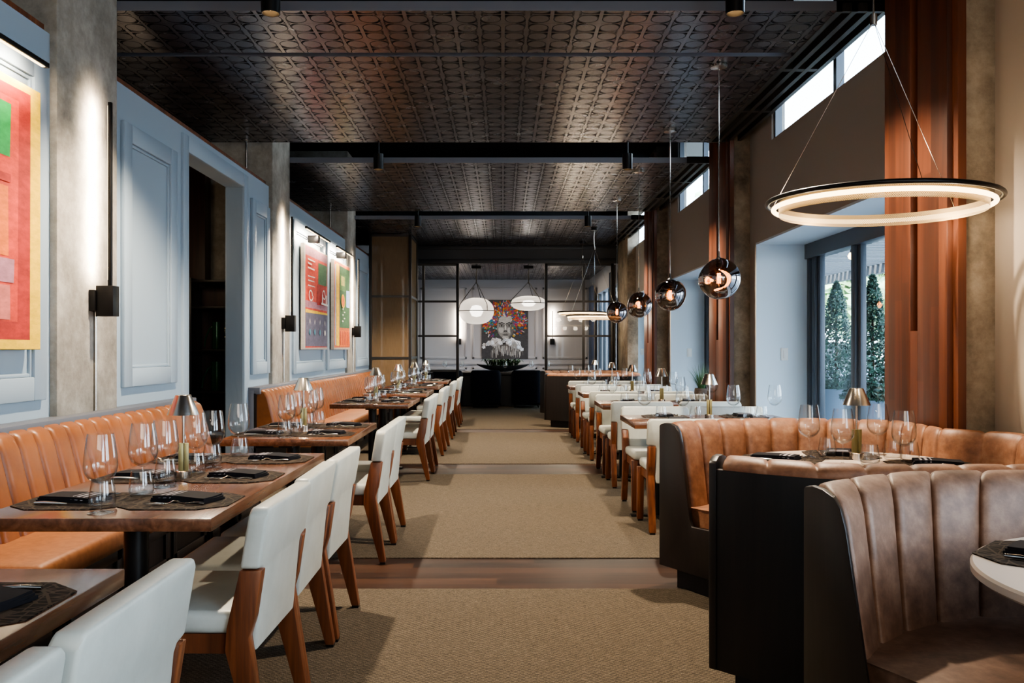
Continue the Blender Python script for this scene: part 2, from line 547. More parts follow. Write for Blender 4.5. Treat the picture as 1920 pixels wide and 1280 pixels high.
# floor
struct('floor', MB().box((-4.4, -4.2, -0.1), (3.1, 25.2, 0.0)), M['floorwood'])
for (y0, y1) in ((-3.6, 0.30), (1.03, 4.69), (5.39, 9.0), (9.82, 13.55), (14.1, 18.9), (19.0, 24.9)):
    struct('floor_carpet', MB().box((-2.38, y0, -0.02), (2.42, y1, 0.006)), M['carpet'])

# high black slab and end walls
struct('ceiling', MB().box((-4.4, -4.2, 4.30), (3.1, 25.2, 4.45)), M['plenum'])
struct('wall_far', MB().box((-4.4, 24.5, 0), (3.1, 24.75, 4.35)), M['wall_white'])
struct('wall_rear', MB().box((-4.4, -4.2, 0), (3.1, -4.0, 4.35)), M['wall_beige'])
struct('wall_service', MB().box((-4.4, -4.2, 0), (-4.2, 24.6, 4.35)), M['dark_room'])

# ceiling clouds (pressed metal trays hung below the slab)
def cloud(y0, y1, z=CEIL, x0=-3.25, x1=2.04):
    mb = mbm(M['ceil']); mb.box((x0, y0, z), (x1, y1, z + 0.06))
    for f in mb.bm.faces:
        if abs(f.normal.z) < 0.5 or f.calc_center_median().z > z + 0.03:
            f.material_index = 1
    mb.mats.append(M['fascia'])
    mb.bm.normal_update()
    for f in mb.bm.faces:
        f.material_index = 0 if f.normal.z < -0.5 or f.calc_center_median().z < z + 0.001 else 1
    o = mb.build('ceiling_tray', None, None, False); o['kind'] = 'structure'
CL = [(-3.4, 0.12), (1.0, 4.44), (5.38, 6.14), (6.22, 8.80), (9.76, 13.18), (14.0, 17.5)]
for (y0, y1) in CL: cloud(y0, y1)
cloud(18.3, 24.45, 3.22, -3.2, 2.4)
# linear diffuser strip along the window wall
for (y0, y1) in ((-3.4, 0.12), (1.0, 4.44), (5.38, 8.80), (9.76, 13.18), (14.0, 17.5)):
    mb = MB()
    mb.box((2.04, y0, CEIL + 0.05), (2.36, y1, CEIL + 0.07))
    for x in (2.04, 2.135, 2.23, 2.325):
        mb.box((x, y0, CEIL - 0.005), (x + 0.035, y1, CEIL + 0.06))
    n = int((y1 - y0) / 1.15) + 1
    for k in range(n + 1):
        y = y0 + (y1 - y0) * k / n
        mb.box((2.04, max(y0, y - 0.03), CEIL - 0.003), (2.36, min(y1, y + 0.03), CEIL + 0.06))
    struct('trim_diffuser', mb, M['steel'], smooth=False)
# beams across the gaps
for k in range(-1, 3):
    y = 5.03 + PER * k
    struct('beam', MB().box((-3.4, y - 0.12, 3.72), (2.5, y + 0.12, 4.2)), M['plenum'], smooth=False)

# ---- left panelled wall
XL = -2.40
WT = 2.95
def wall_seg(y0, y1, name='wall_left'):
    mb = mbm(M['wall_blue'])
    mb.box((XL - 0.15, y0, 0), (XL, y1, WT))
    struct(name, mb, None, smooth=False)
    struct('trim_1', MB().box((XL - 0.16, y0, WT), (XL - 0.03, y1, WT + 0.05)), M['chairwood'], smooth=False)
def frame_rect(mb, y0, y1, z0, z1, w, d, x=XL, bev=0.006):
    mb.box((x - 0.002, y0, z0), (x + d, y0 + w, z1), bev)
    mb.box((x - 0.002, y1 - w, z0), (x + d, y1, z1), bev)
    mb.box((x - 0.002, y0 + w, z1 - w), (x + d, y1 - w, z1), bev)
    mb.box((x - 0.002, y0 + w, z0), (x + d, y1 - w, z0 + w), bev)
def panel(y0, y1, z0, z1):
    """a raised moulding frame with a raised field"""
    mb = MB()
    frame_rect(mb, y0, y1, z0, z1, 0.12, 0.028)
    frame_rect(mb, y0 + 0.12, y1 - 0.12, z0 + 0.12, z1 - 0.12, 0.02, 0.014)
    struct('trim_2', mb, M['wall_blue'])
wall_seg(-4.0, 0.35); wall_seg(0.95, 4.70)
wall_seg(5.36, 6.68); wall_seg(8.11, 9.10)
mb = MB(); mb.box((XL - 0.15, 6.68, 2.775), (XL, 8.11, WT)); struct('wall_left', mb, M['wall_blue'], smooth=False)
struct('trim_1', MB().box((XL - 0.16, 6.68, WT), (XL - 0.03, 8.11, WT + 0.05)), M['chairwood'], smooth=False)
wall_seg(9.74, 13.44); wall_seg(14.08, 15.75); wall_seg(15.75, 24.5)
panel(1.2, 2.8, 1.0, 2.78); panel(2.95, 4.58, 1.02, 2.78)
panel(5.52, 6.42, 1.04, 2.72); panel(8.36, 8.98, 1.04, 2.72)
panel(10.0, 11.75, 1.0, 2.76); panel(11.92, 13.36, 1.0, 2.76)
panel(14.25, 15.6, 1.0, 2.72)
# door casing to the service room
d1 = MB()
d1.box((XL - 0.16, 6.56, 0), (XL + 0.02, 6.68, 2.9), 0.006)
d1.box((XL - 0.16, 8.11, 0), (XL + 0.02, 8.24, 2.9), 0.006)
d1.box((XL - 0.16, 6.68, 2.775), (XL + 0.02, 8.11, 2.9), 0.006)
struct('door_1', d1, M['wall_blue'])
# service room seen through the opening
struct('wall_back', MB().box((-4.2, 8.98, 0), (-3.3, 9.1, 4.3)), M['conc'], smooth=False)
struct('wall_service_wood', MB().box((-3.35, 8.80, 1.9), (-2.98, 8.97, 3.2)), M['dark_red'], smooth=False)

# ---- concrete columns, left
for k in range(-1, 3):
    y0 = 4.66 + PER * k
    mb = MB(); mb.box((-3.4, y0, 0), (-2.36, y0 + 0.73, 4.3), 0.012)
    struct('column', mb, M['conc'])
    mb = MB(); mb.cyl((-2.62, y0 - 0.03, 2.98), (-2.62, y0 - 0.03, 3.9), 0.012); struct('conduit', mb, M['chrome'])

# ---- right wall
XR, XO = 2.45, 3.05
OP_TOP, SILL = 2.31, 0.50
CZ0, CZ1 = 3.19, 4.22
jambs = [(5.30 + 4.33 * k, 8.51 + 4.33 * k) for k in range(3)]
jambs = [(-3.2, 2.6)] + jambs
cler = [(-3.0, 2.4)] + [(5.45 + 4.30 * k, 8.02 + 4.30 * k) for k in range(3)]
edges = [-4.2] + [v for j in jambs for v in j] + [18.3]
mb = mbm(M['wall_grey'])
for i in range(0, len(edges), 2):
    a, b = edges[i], edges[i + 1]
    mb.box((XR, a, 0), (XO, b, OP_TOP))
for (a, b) in jambs:
    mb.box((XR, a, 0), (XO, b, SILL))
mb.box((XR, -4.2, OP_TOP), (XO, 18.3, CZ0))
mb.box((XR, -4.2, CZ1), (XO, 18.3, 4.35))
ce = [-4.2] + [v for j in cler for v in j] + [18.3]
for i in range(0, len(ce), 2):
    mb.box((XR, ce[i], CZ0), (XR + 0.12, ce[i + 1], CZ1))
struct('wall_right', mb, None, smooth=False)
# pale reveals lining each niche
for (a, b) in jambs:
    mb = MB()
    mb.box((XR - 0.004, b - 0.02, SILL), (XO - 0.06, b - 0.001, OP_TOP))
    mb.box((XR - 0.004, a + 0.001, SILL), (XO - 0.06, a + 0.02, OP_TOP))
    mb.box((XR - 0.004, a, OP_TOP - 0.02), (XO - 0.06, b, OP_TOP - 0.001))
    mb.box((XR - 0.01, a, SILL), (XO - 0.06, b, SILL + 0.02))
    struct('trim_3', mb, M['wall_reveal'], smooth=False)
# beige return wall beside the nearest column
struct('wall_right_near', MB().box((XR - 0.012, 2.6, 0), (XR + 0.1, 4.36, 4.3)), M['wall_beige'], smooth=False)
# windows
def window(i, a, b):
    root = bpy.data.objects.new('window_%d' % i, None); COL.objects.link(root); root['kind'] = 'structure'
    root.location = (2.97, (a + b) / 2, SILL)
    x = 2.97
    mb = MB()
    mb.box((x - 0.06, a, OP_TOP - 0.16), (x + 0.06, b, OP_TOP - 0.001), 0.004)
    mb.box((x - 0.04, a, SILL), (x + 0.04, b, SILL + 0.06), 0.004)
    for y in (a + 0.03, b - 0.06):
        mb.box((x - 0.04, y - 0.035, SILL), (x + 0.04, y + 0.035, OP_TOP - 0.1), 0.004)
    mb.build('window_frame', M['frame'], root, world=True)
    ys = [b - 0.22, b - 1.15, b - 2.2]
    for y in ys:
        if y < a + 0.2: continue
        m2 = MB(); m2.box((x - 0.045, y - 0.04, SILL), (x + 0.045, y + 0.04, OP_TOP - 0.1), 0.004)
        m2.box((x - 0.02, y - 0.10, SILL), (x + 0.03, y + 0.10, OP_TOP - 0.1), 0.004)
        m2.build('mullion', M['frame'], root, world=True)
    MB().raw([(x, a, SILL), (x, b, SILL), (x, b, OP_TOP), (x, a, OP_TOP)], [(0, 1, 2, 3)]).build('pane', M['pane'], root, world=True)
for i, (a, b) in enumerate(jambs): window(i + 1, a, b)
for i, (a, b) in enumerate(cler):
    root = bpy.data.objects.new('window_%d' % (i + 5), None); COL.objects.link(root); root['kind'] = 'structure'
    root.location = (2.6, (a + b) / 2, CZ0)
    mb = MB()
    n = 2
    for k in range(0, n + 1):
        y = a + (b - a) * k / n if i else a + (b - a) * k / n
        y = {0: a + 0.015, 1: b - 1.47 if i else y, 2: b - 0.015}[k]
        mb.box((2.47, y - 0.03, CZ0), (2.53, y + 0.03, CZ1))
    mb.build('window_frame', M['frame'], root, world=True)
    MB().raw([(2.5, a, CZ0), (2.5, b, CZ0), (2.5, b, CZ1), (2.5, a, CZ1)], [(0, 1, 2, 3)]).build('pane', M['pane'], root, world=True)
# columns on the right: concrete with red wood cladding and a slot
for k in range(-1, 3):
    dy = PER * k
    zb = 0.0
    mb = MB(); mb.box((2.285, 4.36 + dy, zb), (2.5, 5.02 + dy, 4.3), 0.01); struct('column', mb, M['conc_warm'])
    mb = MB()
    mb.box((2.22, 4.40 + dy, zb), (2.2852, 4.715 + dy, 4.2), 0.003)
    mb.box((2.22, 4.795 + dy, zb), (2.46, 5.12 + dy, 4.2), 0.003)
    mb.box((2.22, 4.71 + dy, zb), (2.2852, 4.80 + dy, 1.38))
    mb.box((2.262, 4.71 + dy, 1.38), (2.2852, 4.80 + dy, 4.2))
    mb.box((2.245, 4.34 + dy, zb), (2.2851, 4.40 + dy, 4.2))
    struct('column_cladding', mb, M['redwood'])
mb = MB(); mb.box((2.30, 16.25, 0), (2.5, 17.6, 4.3), 0.01); struct('column', mb, M['conc_warm'])

# ---- glass partition to the private dining room
YP = 17.7
pr = bpy.data.objects.new('wall_partition', None); COL.objects.link(pr); pr['kind'] = 'structure'; pr.location = (0, YP, 0)
mb = MB()
mb.box((-2.4, YP - 0.08, 3.02), (2.45, YP + 0.12, 4.3))
mb.box((-2.4, YP - 0.12, 3.28), (2.45, YP - 0.06, 3.36), 0.005)
mb.box((-2.4, YP - 0.11, 3.0), (2.45, YP - 0.06, 3.09), 0.005)
mb.build('header', M['fascia'] if False else plain('header_paint', srgb(34, 36, 40), 0.5), pr, world=True)
def px2x(px, Y): return (px - 943) * Y / F
for (xa, xb, name) in ((-1.95, px2x(858, YP), 'door_2'), (px2x(1024, YP), 2.2, 'door_3')):
    dr = bpy.data.objects.new(name, None); COL.objects.link(dr); dr['kind'] = 'structure'; dr.location = ((xa + xb) / 2, YP, 0)
    mb = MB()
    for x in (xa, xb):
        mb.box((x - 0.028, YP - 0.03, 0), (x + 0.028, YP + 0.03, 3.02), 0.004)
    mb.box((xa, YP - 0.03, 2.96), (xb, YP + 0.03, 3.02)); mb.box((xa, YP - 0.03, 0), (xb, YP + 0.03, 0.12))
    mb.build('door_frame', M['steel'], dr, world=True)
    mb = MB()
    xs = [px2x(794, YP)] if name == 'door_2' else [px2x(1094, YP), px2x(1152, YP)]
    for x in xs: mb.box((x - 0.025, YP - 0.025, 0.1), (x + 0.025, YP + 0.025, 2.98))
    for z in (2.245, 1.55, 0.85):
        mb.box((xa, YP - 0.018, z - 0.02), (xb, YP + 0.018, z + 0.02))
    mb.build('glazing_bar', M['steel'], dr, world=True)
    MB().raw([(xa, YP, 0.1), (xb, YP, 0.1), (xb, YP, 2.98), (xa, YP, 2.98)], [(0, 1, 2, 3)]).build('pane', M['pane'], dr, world=True)

# ---- private dining room shell
mb = MB()
mb.box((2.42, 18.0, 0), (2.6, 18.8, 3.4)); mb.box((2.42, 18.8, 0), (2.6, 22.6, 0.5)); mb.box((2.42, 18.8, 2.7), (2.6, 22.6, 3.4)); mb.box((2.42, 22.6, 0), (2.6, 24.5, 3.4))
struct('wall_private', mb, M['wall_white'], smooth=False)
wr = bpy.data.objects.new('window_9', None); COL.objects.link(wr); wr['kind'] = 'structure'; wr.location = (2.5, 20.7, 0.5)
mb = MB()
for y in (18.83, 19.7, 20.7, 21.7, 22.57): mb.box((2.47, y - 0.03, 0.5), (2.53, y + 0.03, 2.7))
mb.build('window_frame', M['frame'], wr, world=True)
MB().raw([(2.5, 18.8, 0.5), (2.5, 22.6, 0.5), (2.5, 22.6, 2.7), (2.5, 18.8, 2.7)], [(0, 1, 2, 3)]).build('pane', M['pane'], wr, world=True)
# mouldings on the far wall
def far_panel(x0, x1, z0, z1):
    mb = MB(); y = 24.5
    for (a, b, c, d) in ((x0, x0 + .06, z0, z1), (x1 - .06, x1, z0, z1), (x0, x1, z1 - .06, z1), (x0, x1, z0, z0 + .06)):
        mb.box((a, y - 0.035, c), (b, y + 0.001, d), 0.008)
    struct('trim_4', mb, M['wall_white'])
for (a, b) in ((-2.3, -1.0), (-0.85, 0.95), (1.1, 2.35)):
    far_panel(a, b, 1.02, 3.0); far_panel(a, b, 0.2, 0.78)
struct('trim_5', MB().box((-2.4, 24.45, 0.86), (2.4, 24.5, 0.93), 0.01), M['wall_white'])

# ================================================================== THINGS
# ---- woven metal screen cabinet at the end of the bench
sc_ = thing('mesh_screen', 'tall steel framed cabinet with tan woven mesh panels beyond the left bench', 'screen', (-2.02, 16.2, 0))
x0, x1, y0, y1, zt = -2.37, -1.66, 15.75, 16.9, 3.34
mb = MB()
for x in (x0, x1):
    for y in (y0, y1): mb.box((x - 0.025, y - 0.025, 0), (x + 0.025, y + 0.025, zt), 0.003)
for z in (0.08, 1.13, 2.23, zt - 0.02):
    for y in (y0, y1): mb.box((x0, y - 0.018, z - 0.02), (x1, y + 0.018, z + 0.02))
    for x in (x0, x1): mb.box((x - 0.018, y0, z - 0.02), (x + 0.018, y1, z + 0.02))
mb.build('frame', M['steel'], sc_, world=True)
for k, (za, zb) in enumerate(((0.1, 1.11), (1.15, 2.21), (2.25, zt - 0.04))):
    MB().raw([(x0, y0, za), (x1, y0, za), (x1, y0, zb), (x0, y0, zb)], [(0, 1, 2, 3)]).build('mesh_panel', M['screen'], sc_, world=True)
    MB().raw([(x1, y0, za), (x1, y1, za), (x1, y1, zb), (x1, y0, zb)], [(0, 1, 2, 3)]).build('mesh_panel', M['screen'], sc_, world=True)
MB().box((x0 + 0.1, y1 - 0.3, 0.1), (x0 + 0.45, y1 - 0.1, 3.2)).build('post', M['wall_beige'], sc_, world=True)

CHT = [0.0, 0.035, 0.10, 0.25, 0.42, 0.58, 0.75, 0.90, 0.965]
def chb(t, asym=0.0):
    d = min(t, 1 - t)
    e = 1 - (1 - min(1, d / 0.12)) ** 2.2
    return e * (0.80 + 0.20 * math.sin(PI * t)) * (1 - asym * 0.45 * (t if t < 0.97 else 0.97))
# ---- benches with channelled leather backs
def bench(y0, y1, label):
    root = thing('banquette', label, 'bench', (-2.05, (y0 + y1) / 2, 0))
    L = y1 - y0
    n = max(1, round(L / 0.155)); seg = len(CHT)
    prof = [(-2.11, 0.44), (-2.125, 0.52), (-2.15, 0.62), (-2.175, 0.72), (-2.20, 0.82), (-2.225, 0.87), (-2.265, 0.895), (-2.31, 0.885), (-2.33, 0.86)]
    def fn(i, j):
        t = CHT[i % seg]
        y = y0 + 0.045 + (L - 0.05) * (i // seg + t) / n
        bulge = 0.022 * chb(t, 0.55)
        x, z = prof[j]
        w = min(1, (len(prof) - 1 - j) / 2.0)
        return (x - 0.022 + bulge * w, y, z + (bulge * 0.5 if j >= 5 else 0))
    mb = MB(); mb.grid(fn, n * seg + 1, len(prof))
    for i in (0, n * seg):
        e = [fn(i, j) for j in range(len(prof))]; yy_ = e[0][1]
        e += [(-2.34, yy_, 0.86), (-2.34, yy_, 0.44)]
        mb.raw(e, [tuple(range(len(e)))])
    mb.build('backrest', M['tan'], root, world=True, angle=60)
    MB().box((-2.3985, y0, 0.0), (-2.325, y0 + 0.04, 0.9), 0.003).build('end_panel', M['fascia'], root, world=True)
    mb = MB(); mb.box((-2.399, y0, 0.86), (-2.27, y1, 0.925), 0.006); mb.build('cap_rail', M['fascia'], root, world=True)
    mb = MB()
    mb.box((-2.399, y0, 0.0), (-2.31, y1, 0.87))
    mb.box((-2.35, y0, 0.10), (-1.80, y1, 0.36))
    mb.box((-2.35, y0 + 0.01, 0.0), (-1.86, y1 - 0.01, 0.12))
    m = max(1, round(L / 0.62))
    for k in range(m):
        a = y0 + L * k / m + 0.03; b = y0 + L * (k + 1) / m - 0.03
        for (p, q, r_, s_) in ((a, a + 0.05, .12, .35), (b - 0.05, b, .12, .35), (a, b, .30, .35), (a, b, .12, .17)):
            mb.box((-1.802, p, r_), (-1.785, q, s_), 0.004)
    mb.build('base', M['darkwood'], root, world=True)
    m = max(1, round(L / 1.15))
    for k in range(m):
        a = y0 + 0.04 + (L - 0.05) * k / m; b = y0 + 0.04 + (L - 0.05) * (k + 1) / m
        MB().box((-2.17, a + 0.003, 0.352), (-1.755, b - 0.003, 0.455), 0.028, seg=3).build('seat_cushion', M['tan_seat'], root, world=True)
bench(1.2, 6.52, 'near caramel leather bench with vertical channels, in front of the large red and yellow painting')
bench(8.22, 15.70, 'far caramel leather bench with vertical channels, beyond the dark doorway')

# ---- walnut tables
TH = 0.75
def long_table(x0, x1, y0, y1, label, grain='table', along='y', peds=2):
    root = thing('dining_table', label, 'table', ((x0 + x1) / 2, (y0 + y1) / 2, 0), 0, 'walnut dining tables')
    MB().box((x0, y0, TH - 0.042), (x1, y1, TH), 0.003).build('tabletop', M[grain], root, world=True)
    cx, cy = (x0 + x1) / 2, (y0 + y1) / 2
    if along == 'y':
        off = (y1 - y0) * 0.30
        P = [(cx, cy - off), (cx, cy + off)] if (y1 - y0) > 1.0 else [(cx, cy)]
    else:
        off = (x1 - x0) * 0.30
        P = [(cx - off, cy), (cx + off, cy)]
    for (px, py) in P:
        mb = MB(); mb.cyl((px, py, 0.012), (px, py, TH - 0.05), 0.042, seg=20)
        mb.box((px - 0.2, py - 0.04, TH - 0.056), (px + 0.2, py + 0.04, TH - 0.042))
        mb.box((px - 0.04, py - 0.2, TH - 0.056), (px + 0.04, py + 0.2, TH - 0.042))
        mb.build('leg', M['metal_black'], root, world=True)
        mb = MB()
        mb.box((px - 0.22, py - 0.035, 0.007), (px + 0.22, py + 0.035, 0.02), 0.004)
        mb.box((px - 0.035, py - 0.25, 0.007), (px + 0.035, py + 0.25, 0.02), 0.004)
        mb.build('foot_plate', M['metal_black'], root, world=True)
    return root
TX0, TX1 = -1.675, -0.915
LT = [(0.93, 2.13, 2), (2.76, 4.51, 3), (5.2, 6.38, 2), (8.5, 9.70, 2), (10.48, 11.66, 2), (12.45, 13.63, 2), (14.42, 15.58, 2)]
ORD = ['corner', 'second', 'third', 'fourth', 'fifth', 'sixth', 'seventh']
TLAB = ['walnut table cropped by the lower left corner', 'long walnut table with three chairs on its aisle side',
        'third walnut table along the left bench, just short of the doorway', 'fourth walnut table along the left bench, first past the doorway',
        'fifth walnut table along the left bench', 'sixth walnut table along the left bench', 'farthest walnut table along the left bench']
for (y0, y1, n), lb in zip(LT, TLAB): long_table(TX0, TX1, y0, y1, lb)
RX0, RX1 = 0.95, 2.19
RT = [6.34, 8.36, 10.36, 12.36]
RORD = ['first', 'second', 'third', 'fourth']
for i, y in enumerate(RT):
    long_table(RX0, RX1, y, y + 0.8, '%s walnut table from the front in the row under the smoked globe lamps' % RORD[i], 'tablex', 'x')

# ---- dining chairs
def make_chair():
    root = thing('dining_chair', 'x', 'chair', (0, 0, 0), 0, 'white leather dining chairs')
    W = 0.285
    def lean(co):
        z = co.z
        return (co.x, co.y + (-0.205 - 0.165 * max(0.0, z - 0.42) - (0.10 * max(0, 0.42 - z))), z)
    out = [(-0.225, 0.345), (0.225, 0.345), (0.228, 0.59), (0.236, 0.605), (W, 0.612), (W, 0.775), (W - 0.02, 0.795), (-W + 0.02, 0.795), (-W, 0.775), (-W, 0.612), (-0.236, 0.605), (-0.228, 0.59)]
    MB().prism(out, 1, -0.03, 0.03, bevel=0.010, fn=lean).build('backrest', M['white_leather'], root, angle=45)
    mb = MB(); mb.box((-0.262, -0.20, 0.405), (0.262, 0.235, 0.475), 0.024, seg=3); mb.build('seat', M['white_leather'], root)
    mb = MB()
    mb.box((-0.25, -0.19, 0.345), (0.25, -0.165, 0.405)); mb.box((-0.25, 0.195, 0.345), (0.25, 0.22, 0.405))
    mb.box((-0.25, -0.19, 0.345), (-0.225, 0.22, 0.405)); mb.box((0.225, -0.19, 0.345), (0.25, 0.22, 0.405))
    mb.build('seat_frame', M['chairwood'], root)
    for s in (-1, 1):
        a, b = (0.230, 0.278) if s > 0 else (-0.278, -0.230)
        rear = [(-0.292, 0.012), (-0.256, 0.012), (-0.160, 0.36), (-0.165, 0.43), (-0.205, 0.605), (-0.272, 0.605), (-0.250, 0.46), (-0.232, 0.40)]
        l1 = MB().prism(rear, 0, a, b, bevel=0.004).build('leg', M['chairwood'], root)
        front = [(0.215, 0.012), (0.247, 0.012), (0.242, 0.405), (0.185, 0.405)]
        l2 = MB().prism(front, 0, a, b, bevel=0.004).build('leg', M['chairwood'], root)
        for (p, q, lg) in ((-0.290, -0.258, l1), (0.217, 0.245, l2)):
            MB().box((a + 0.006, p, 0.0), (b - 0.006, q, 0.014)).build('glide', M['metal_black'], lg)
    return root
CH = {'o': make_chair(), 'used': False}
def chair(x, y, rz, label):
    if not CH['used']: c = CH['o']; CH['used'] = True
    else: c = copy_tree(CH['o'])
    c.location = (x, y, 0.006); c.rotation_euler = (0, 0, rz); c['label'] = label
    return c
jit = random.Random(3)
POS2 = ['near', 'far']; POS3 = ['near', 'middle', 'far']
for i, (y0, y1, n) in enumerate(LT):
    pitch = (y1 - y0) / n
    for k in range(n):
        yc = y0 + pitch * (k + 0.5)
        if i == 0: yc -= 0.07
        if i == 1: yc -= 0.11
        pos = (POS3 if n == 3 else POS2)[k]
        lb = {0: 'white leather dining chair at the lower left corner, %s one at the cropped table' % pos}.get(i, 'white leather walnut-legged chair, %s aisle seat of the %s table along the left bench' % (pos, ORD[i]))
        chair(-1.0 + jit.uniform(-.012, .012), yc, PI / 2 + jit.uniform(-.02, .02), lb)
for i, y in enumerate(RT):
    for s, nm in ((0, 'aisle-end'), (1, 'window-end')):
        x = (RX0 + 0.33) + s * 0.62
        chair(x, y + 0.0, jit.uniform(-.03, .03), 'white leather chair seen from behind, %s near seat, %s table under the globe lamps' % (nm, RORD[i]))
        chair(x, y + 0.79, PI + jit.uniform(-.03, .03), 'white leather chair facing the camera, %s far seat, %s table under the globe lamps' % (nm, RORD[i]))

# ---- tableware prototypes
WG_BOWL = [(0.0062, 0.096), (0.020, 0.101), (0.038, 0.113), (0.049, 0.131), (0.0528, 0.151), (0.0515, 0.180), (0.0468, 0.218), (0.0405, 0.257)]
WG_BOWL_IN = [(0.0397, 0.257), (0.0458, 0.218), (0.0505, 0.180), (0.0516, 0.152), (0.048, 0.134), (0.036, 0.117), (0.018, 0.105), (0.0, 0.102)]
WG_STEM = [(0.0035, 0.010), (0.0033, 0.05), (0.004, 0.08), (0.0065, 0.097)]
WG_BASE = [(0.0, 0.0), (0.041, 0.0), (0.041, 0.002), (0.02, 0.005), (0.006, 0.010), (0.0035, 0.012)]
TM = [(0.0, 0.0), (0.030, 0.0), (0.038, 0.006), (0.043, 0.022), (0.0435, 0.035), (0.039, 0.065), (0.0345, 0.095)]
TM_IN = [(0.0335, 0.095), (0.038, 0.065), (0.042, 0.036), (0.040, 0.020), (0.034, 0.012), (0.0, 0.010)]
def make_wine(detail):
    if detail:
        root = thing('wine_glass', 'x', 'wine glass')
        MB().lathe(WG_BOWL + WG_BOWL_IN, 28).build('bowl', M['glass'], root, angle=70)
        MB().lathe(WG_STEM, 10).build('stem', M['glass'], root, angle=70)
        MB().lathe(WG_BASE, 28).build('foot', M['glass'], root, angle=70)
    else:
        root = MB().lathe(WG_BASE + WG_STEM[1:] + WG_BOWL[1:] + WG_BOWL_IN, 20).build('wine_glass', M['glass'], angle=70)
        tag(root, 'x', 'wine glass')
    return root
def make_tumbler():
    root = MB().lathe(TM + TM_IN, 26).build('tumbler', M['glass'], angle=70)
    return tag(root, 'x', 'tumbler')
def make_mat():
    a, b, c = 0.172, 0.192, 0.07     # local: x = width along the table edge, y = toward the diner
    pts = [(-a + c, -b), (a - c, -b), (a, -b + c * 1.2), (a, b - c * 1.2), (a - c, b), (-a + c, b), (-a, b - c * 1.2), (-a, -b + c * 1.2)]
    root = MB().prism(pts, 2, 0, 0.003).build('placemat', M['mat'], smooth=False)
    return tag(root, 'x', 'placemat')
def make_napkin():
    root = thing('napkin', 'x', 'napkin')
    def wavy(w, seed):
        return lambda co: (co.x + 0.003 * math.sin(co.y * 40 + seed), co.y + 0.003 * math.sin(co.x * 30 + seed), co.z * (1 + 0.10 * math.sin(co.x * 24 + seed)))
    mb = MB()
    def sheet(z0, z1, hx, hy, seed):
        b2 = bmesh.new(); bmesh.ops.create_cube(b2, size=1)
        bmesh.ops.transform(b2, matrix=Matrix.Translation((0, 0, (z0 + z1) / 2)) @ Matrix.Diagonal((hx * 2, hy * 2, z1 - z0, 1)), verts=b2.verts[:])
        bmesh.ops.subdivide_edges(b2, edges=b2.edges[:], cuts=5, use_grid_fill=True)
        f = wavy(0, seed)
        for v in b2.verts: v.co = Vector(f(v.co))
        mb._merge(b2, None)
    sheet(0.0, 0.007, 0.106, 0.060, 0.3); sheet(0.007, 0.014, 0.104, 0.058, 1.1); sheet(0.014, 0.021, 0.101, 0.056, 2.0)
    cloth = mb.build('cloth', M['napkin'], root, angle=60)
    mb = MB()
    for x, w in ((-0.080, 0.009), (-0.060, 0.012), (-0.036, 0.005)):
        n = 9
        vs, fs = [], []
        for k in range(n):
            y = -0.058 + 0.116 * k / (n - 1)
            for dx in (0, w):
                xx = x + dx
                zz = 0.0213 * (1 + 0.10 * math.sin(xx * 24 + 2.0)) + 0.0005
                if abs(y) > 0.057: zz -= 0.010
                vs.append((xx + 0.003 * math.sin(y * 40 + 2), y, zz))
        for k in range(n - 1): fs.append((2 * k, 2 * k + 1, 2 * k + 3, 2 * k + 2))
        mb.raw(vs, fs)
    mb.build('stripe', M['stripe'], cloth, smooth=False)
    return root
def make_fork():
    mb = MB()
    n = 9
    def z(t): return 0.004 + 0.012 * math.exp(-((t - 0.72) / 0.12) ** 2) + 0.004 * math.exp(-((t - 0.2) / 0.2) ** 2)
    pts = [(-0.10 + 0.135 * t, 0, z(t)) for t in [k / 12 for k in range(13)]]
    mb.tube(pts, [0.0048 - 0.0024 * min(1, k / 8) for k in range(13)], 6)
    mb.prism([(0.033, -0.004), (0.045, -0.0115), (0.062, -0.012), (0.062, 0.012), (0.045, 0.0115), (0.033, 0.004)], 2, 0.006, 0.0085)
    for y in (-0.0102, -0.0034, 0.0034, 0.0102):
        mb.tube([(0.060, y, 0.0072), (0.082, y, 0.0055), (0.100, y, 0.0085)], [0.0017, 0.0016, 0.0008], 5)
    return tag(mb.build('fork', M['silver'], angle=60), 'x', 'fork')
def make_knife():
    mb = MB()
    mb.tube([(-0.115, 0, 0.006), (-0.08, 0, 0.007), (-0.02, 0, 0.0055), (0.0, 0, 0.005)], [0.0052, 0.0062, 0.0045, 0.003], 7)
    mb.prism([(0.0, -0.004), (0.09, -0.006), (0.11, -0.001), (0.115, 0.005), (0.0, 0.005)], 2, 0.0045, 0.0062)
    return tag(mb.build('knife', M['silver'], angle=60), 'x', 'knife')
PROTO = {'wine': make_wine(True), 'winefar': make_wine(False), 'tumbler': make_tumbler(), 'mat': make_mat(), 'napkin': make_napkin(), 'fork': make_fork(), 'knife': make_knife()}
USED = set()
GROUPS = {'wine': 'wine glasses', 'winefar': 'wine glasses', 'tumbler': 'water tumblers', 'mat': 'woven placemats', 'napkin': 'striped black napkins', 'fork': 'silver forks', 'knife': 'silver knives'}
def put(kind, x, y, z, rz, label):
    o = PROTO[kind]
    if kind in USED: o = copy_tree(o)
    else: USED.add(kind)
    o.location = (x, y, z); o.rotation_euler = (0, 0, rz); o['label'] = label; o['group'] = GROUPS[kind]
    return o
TT = TH + 0.0005
def wine(x, y, lb, z=TT):
    return put('wine' if y < 8 else 'winefar', x, y, z, random.uniform(0, 6), lb)
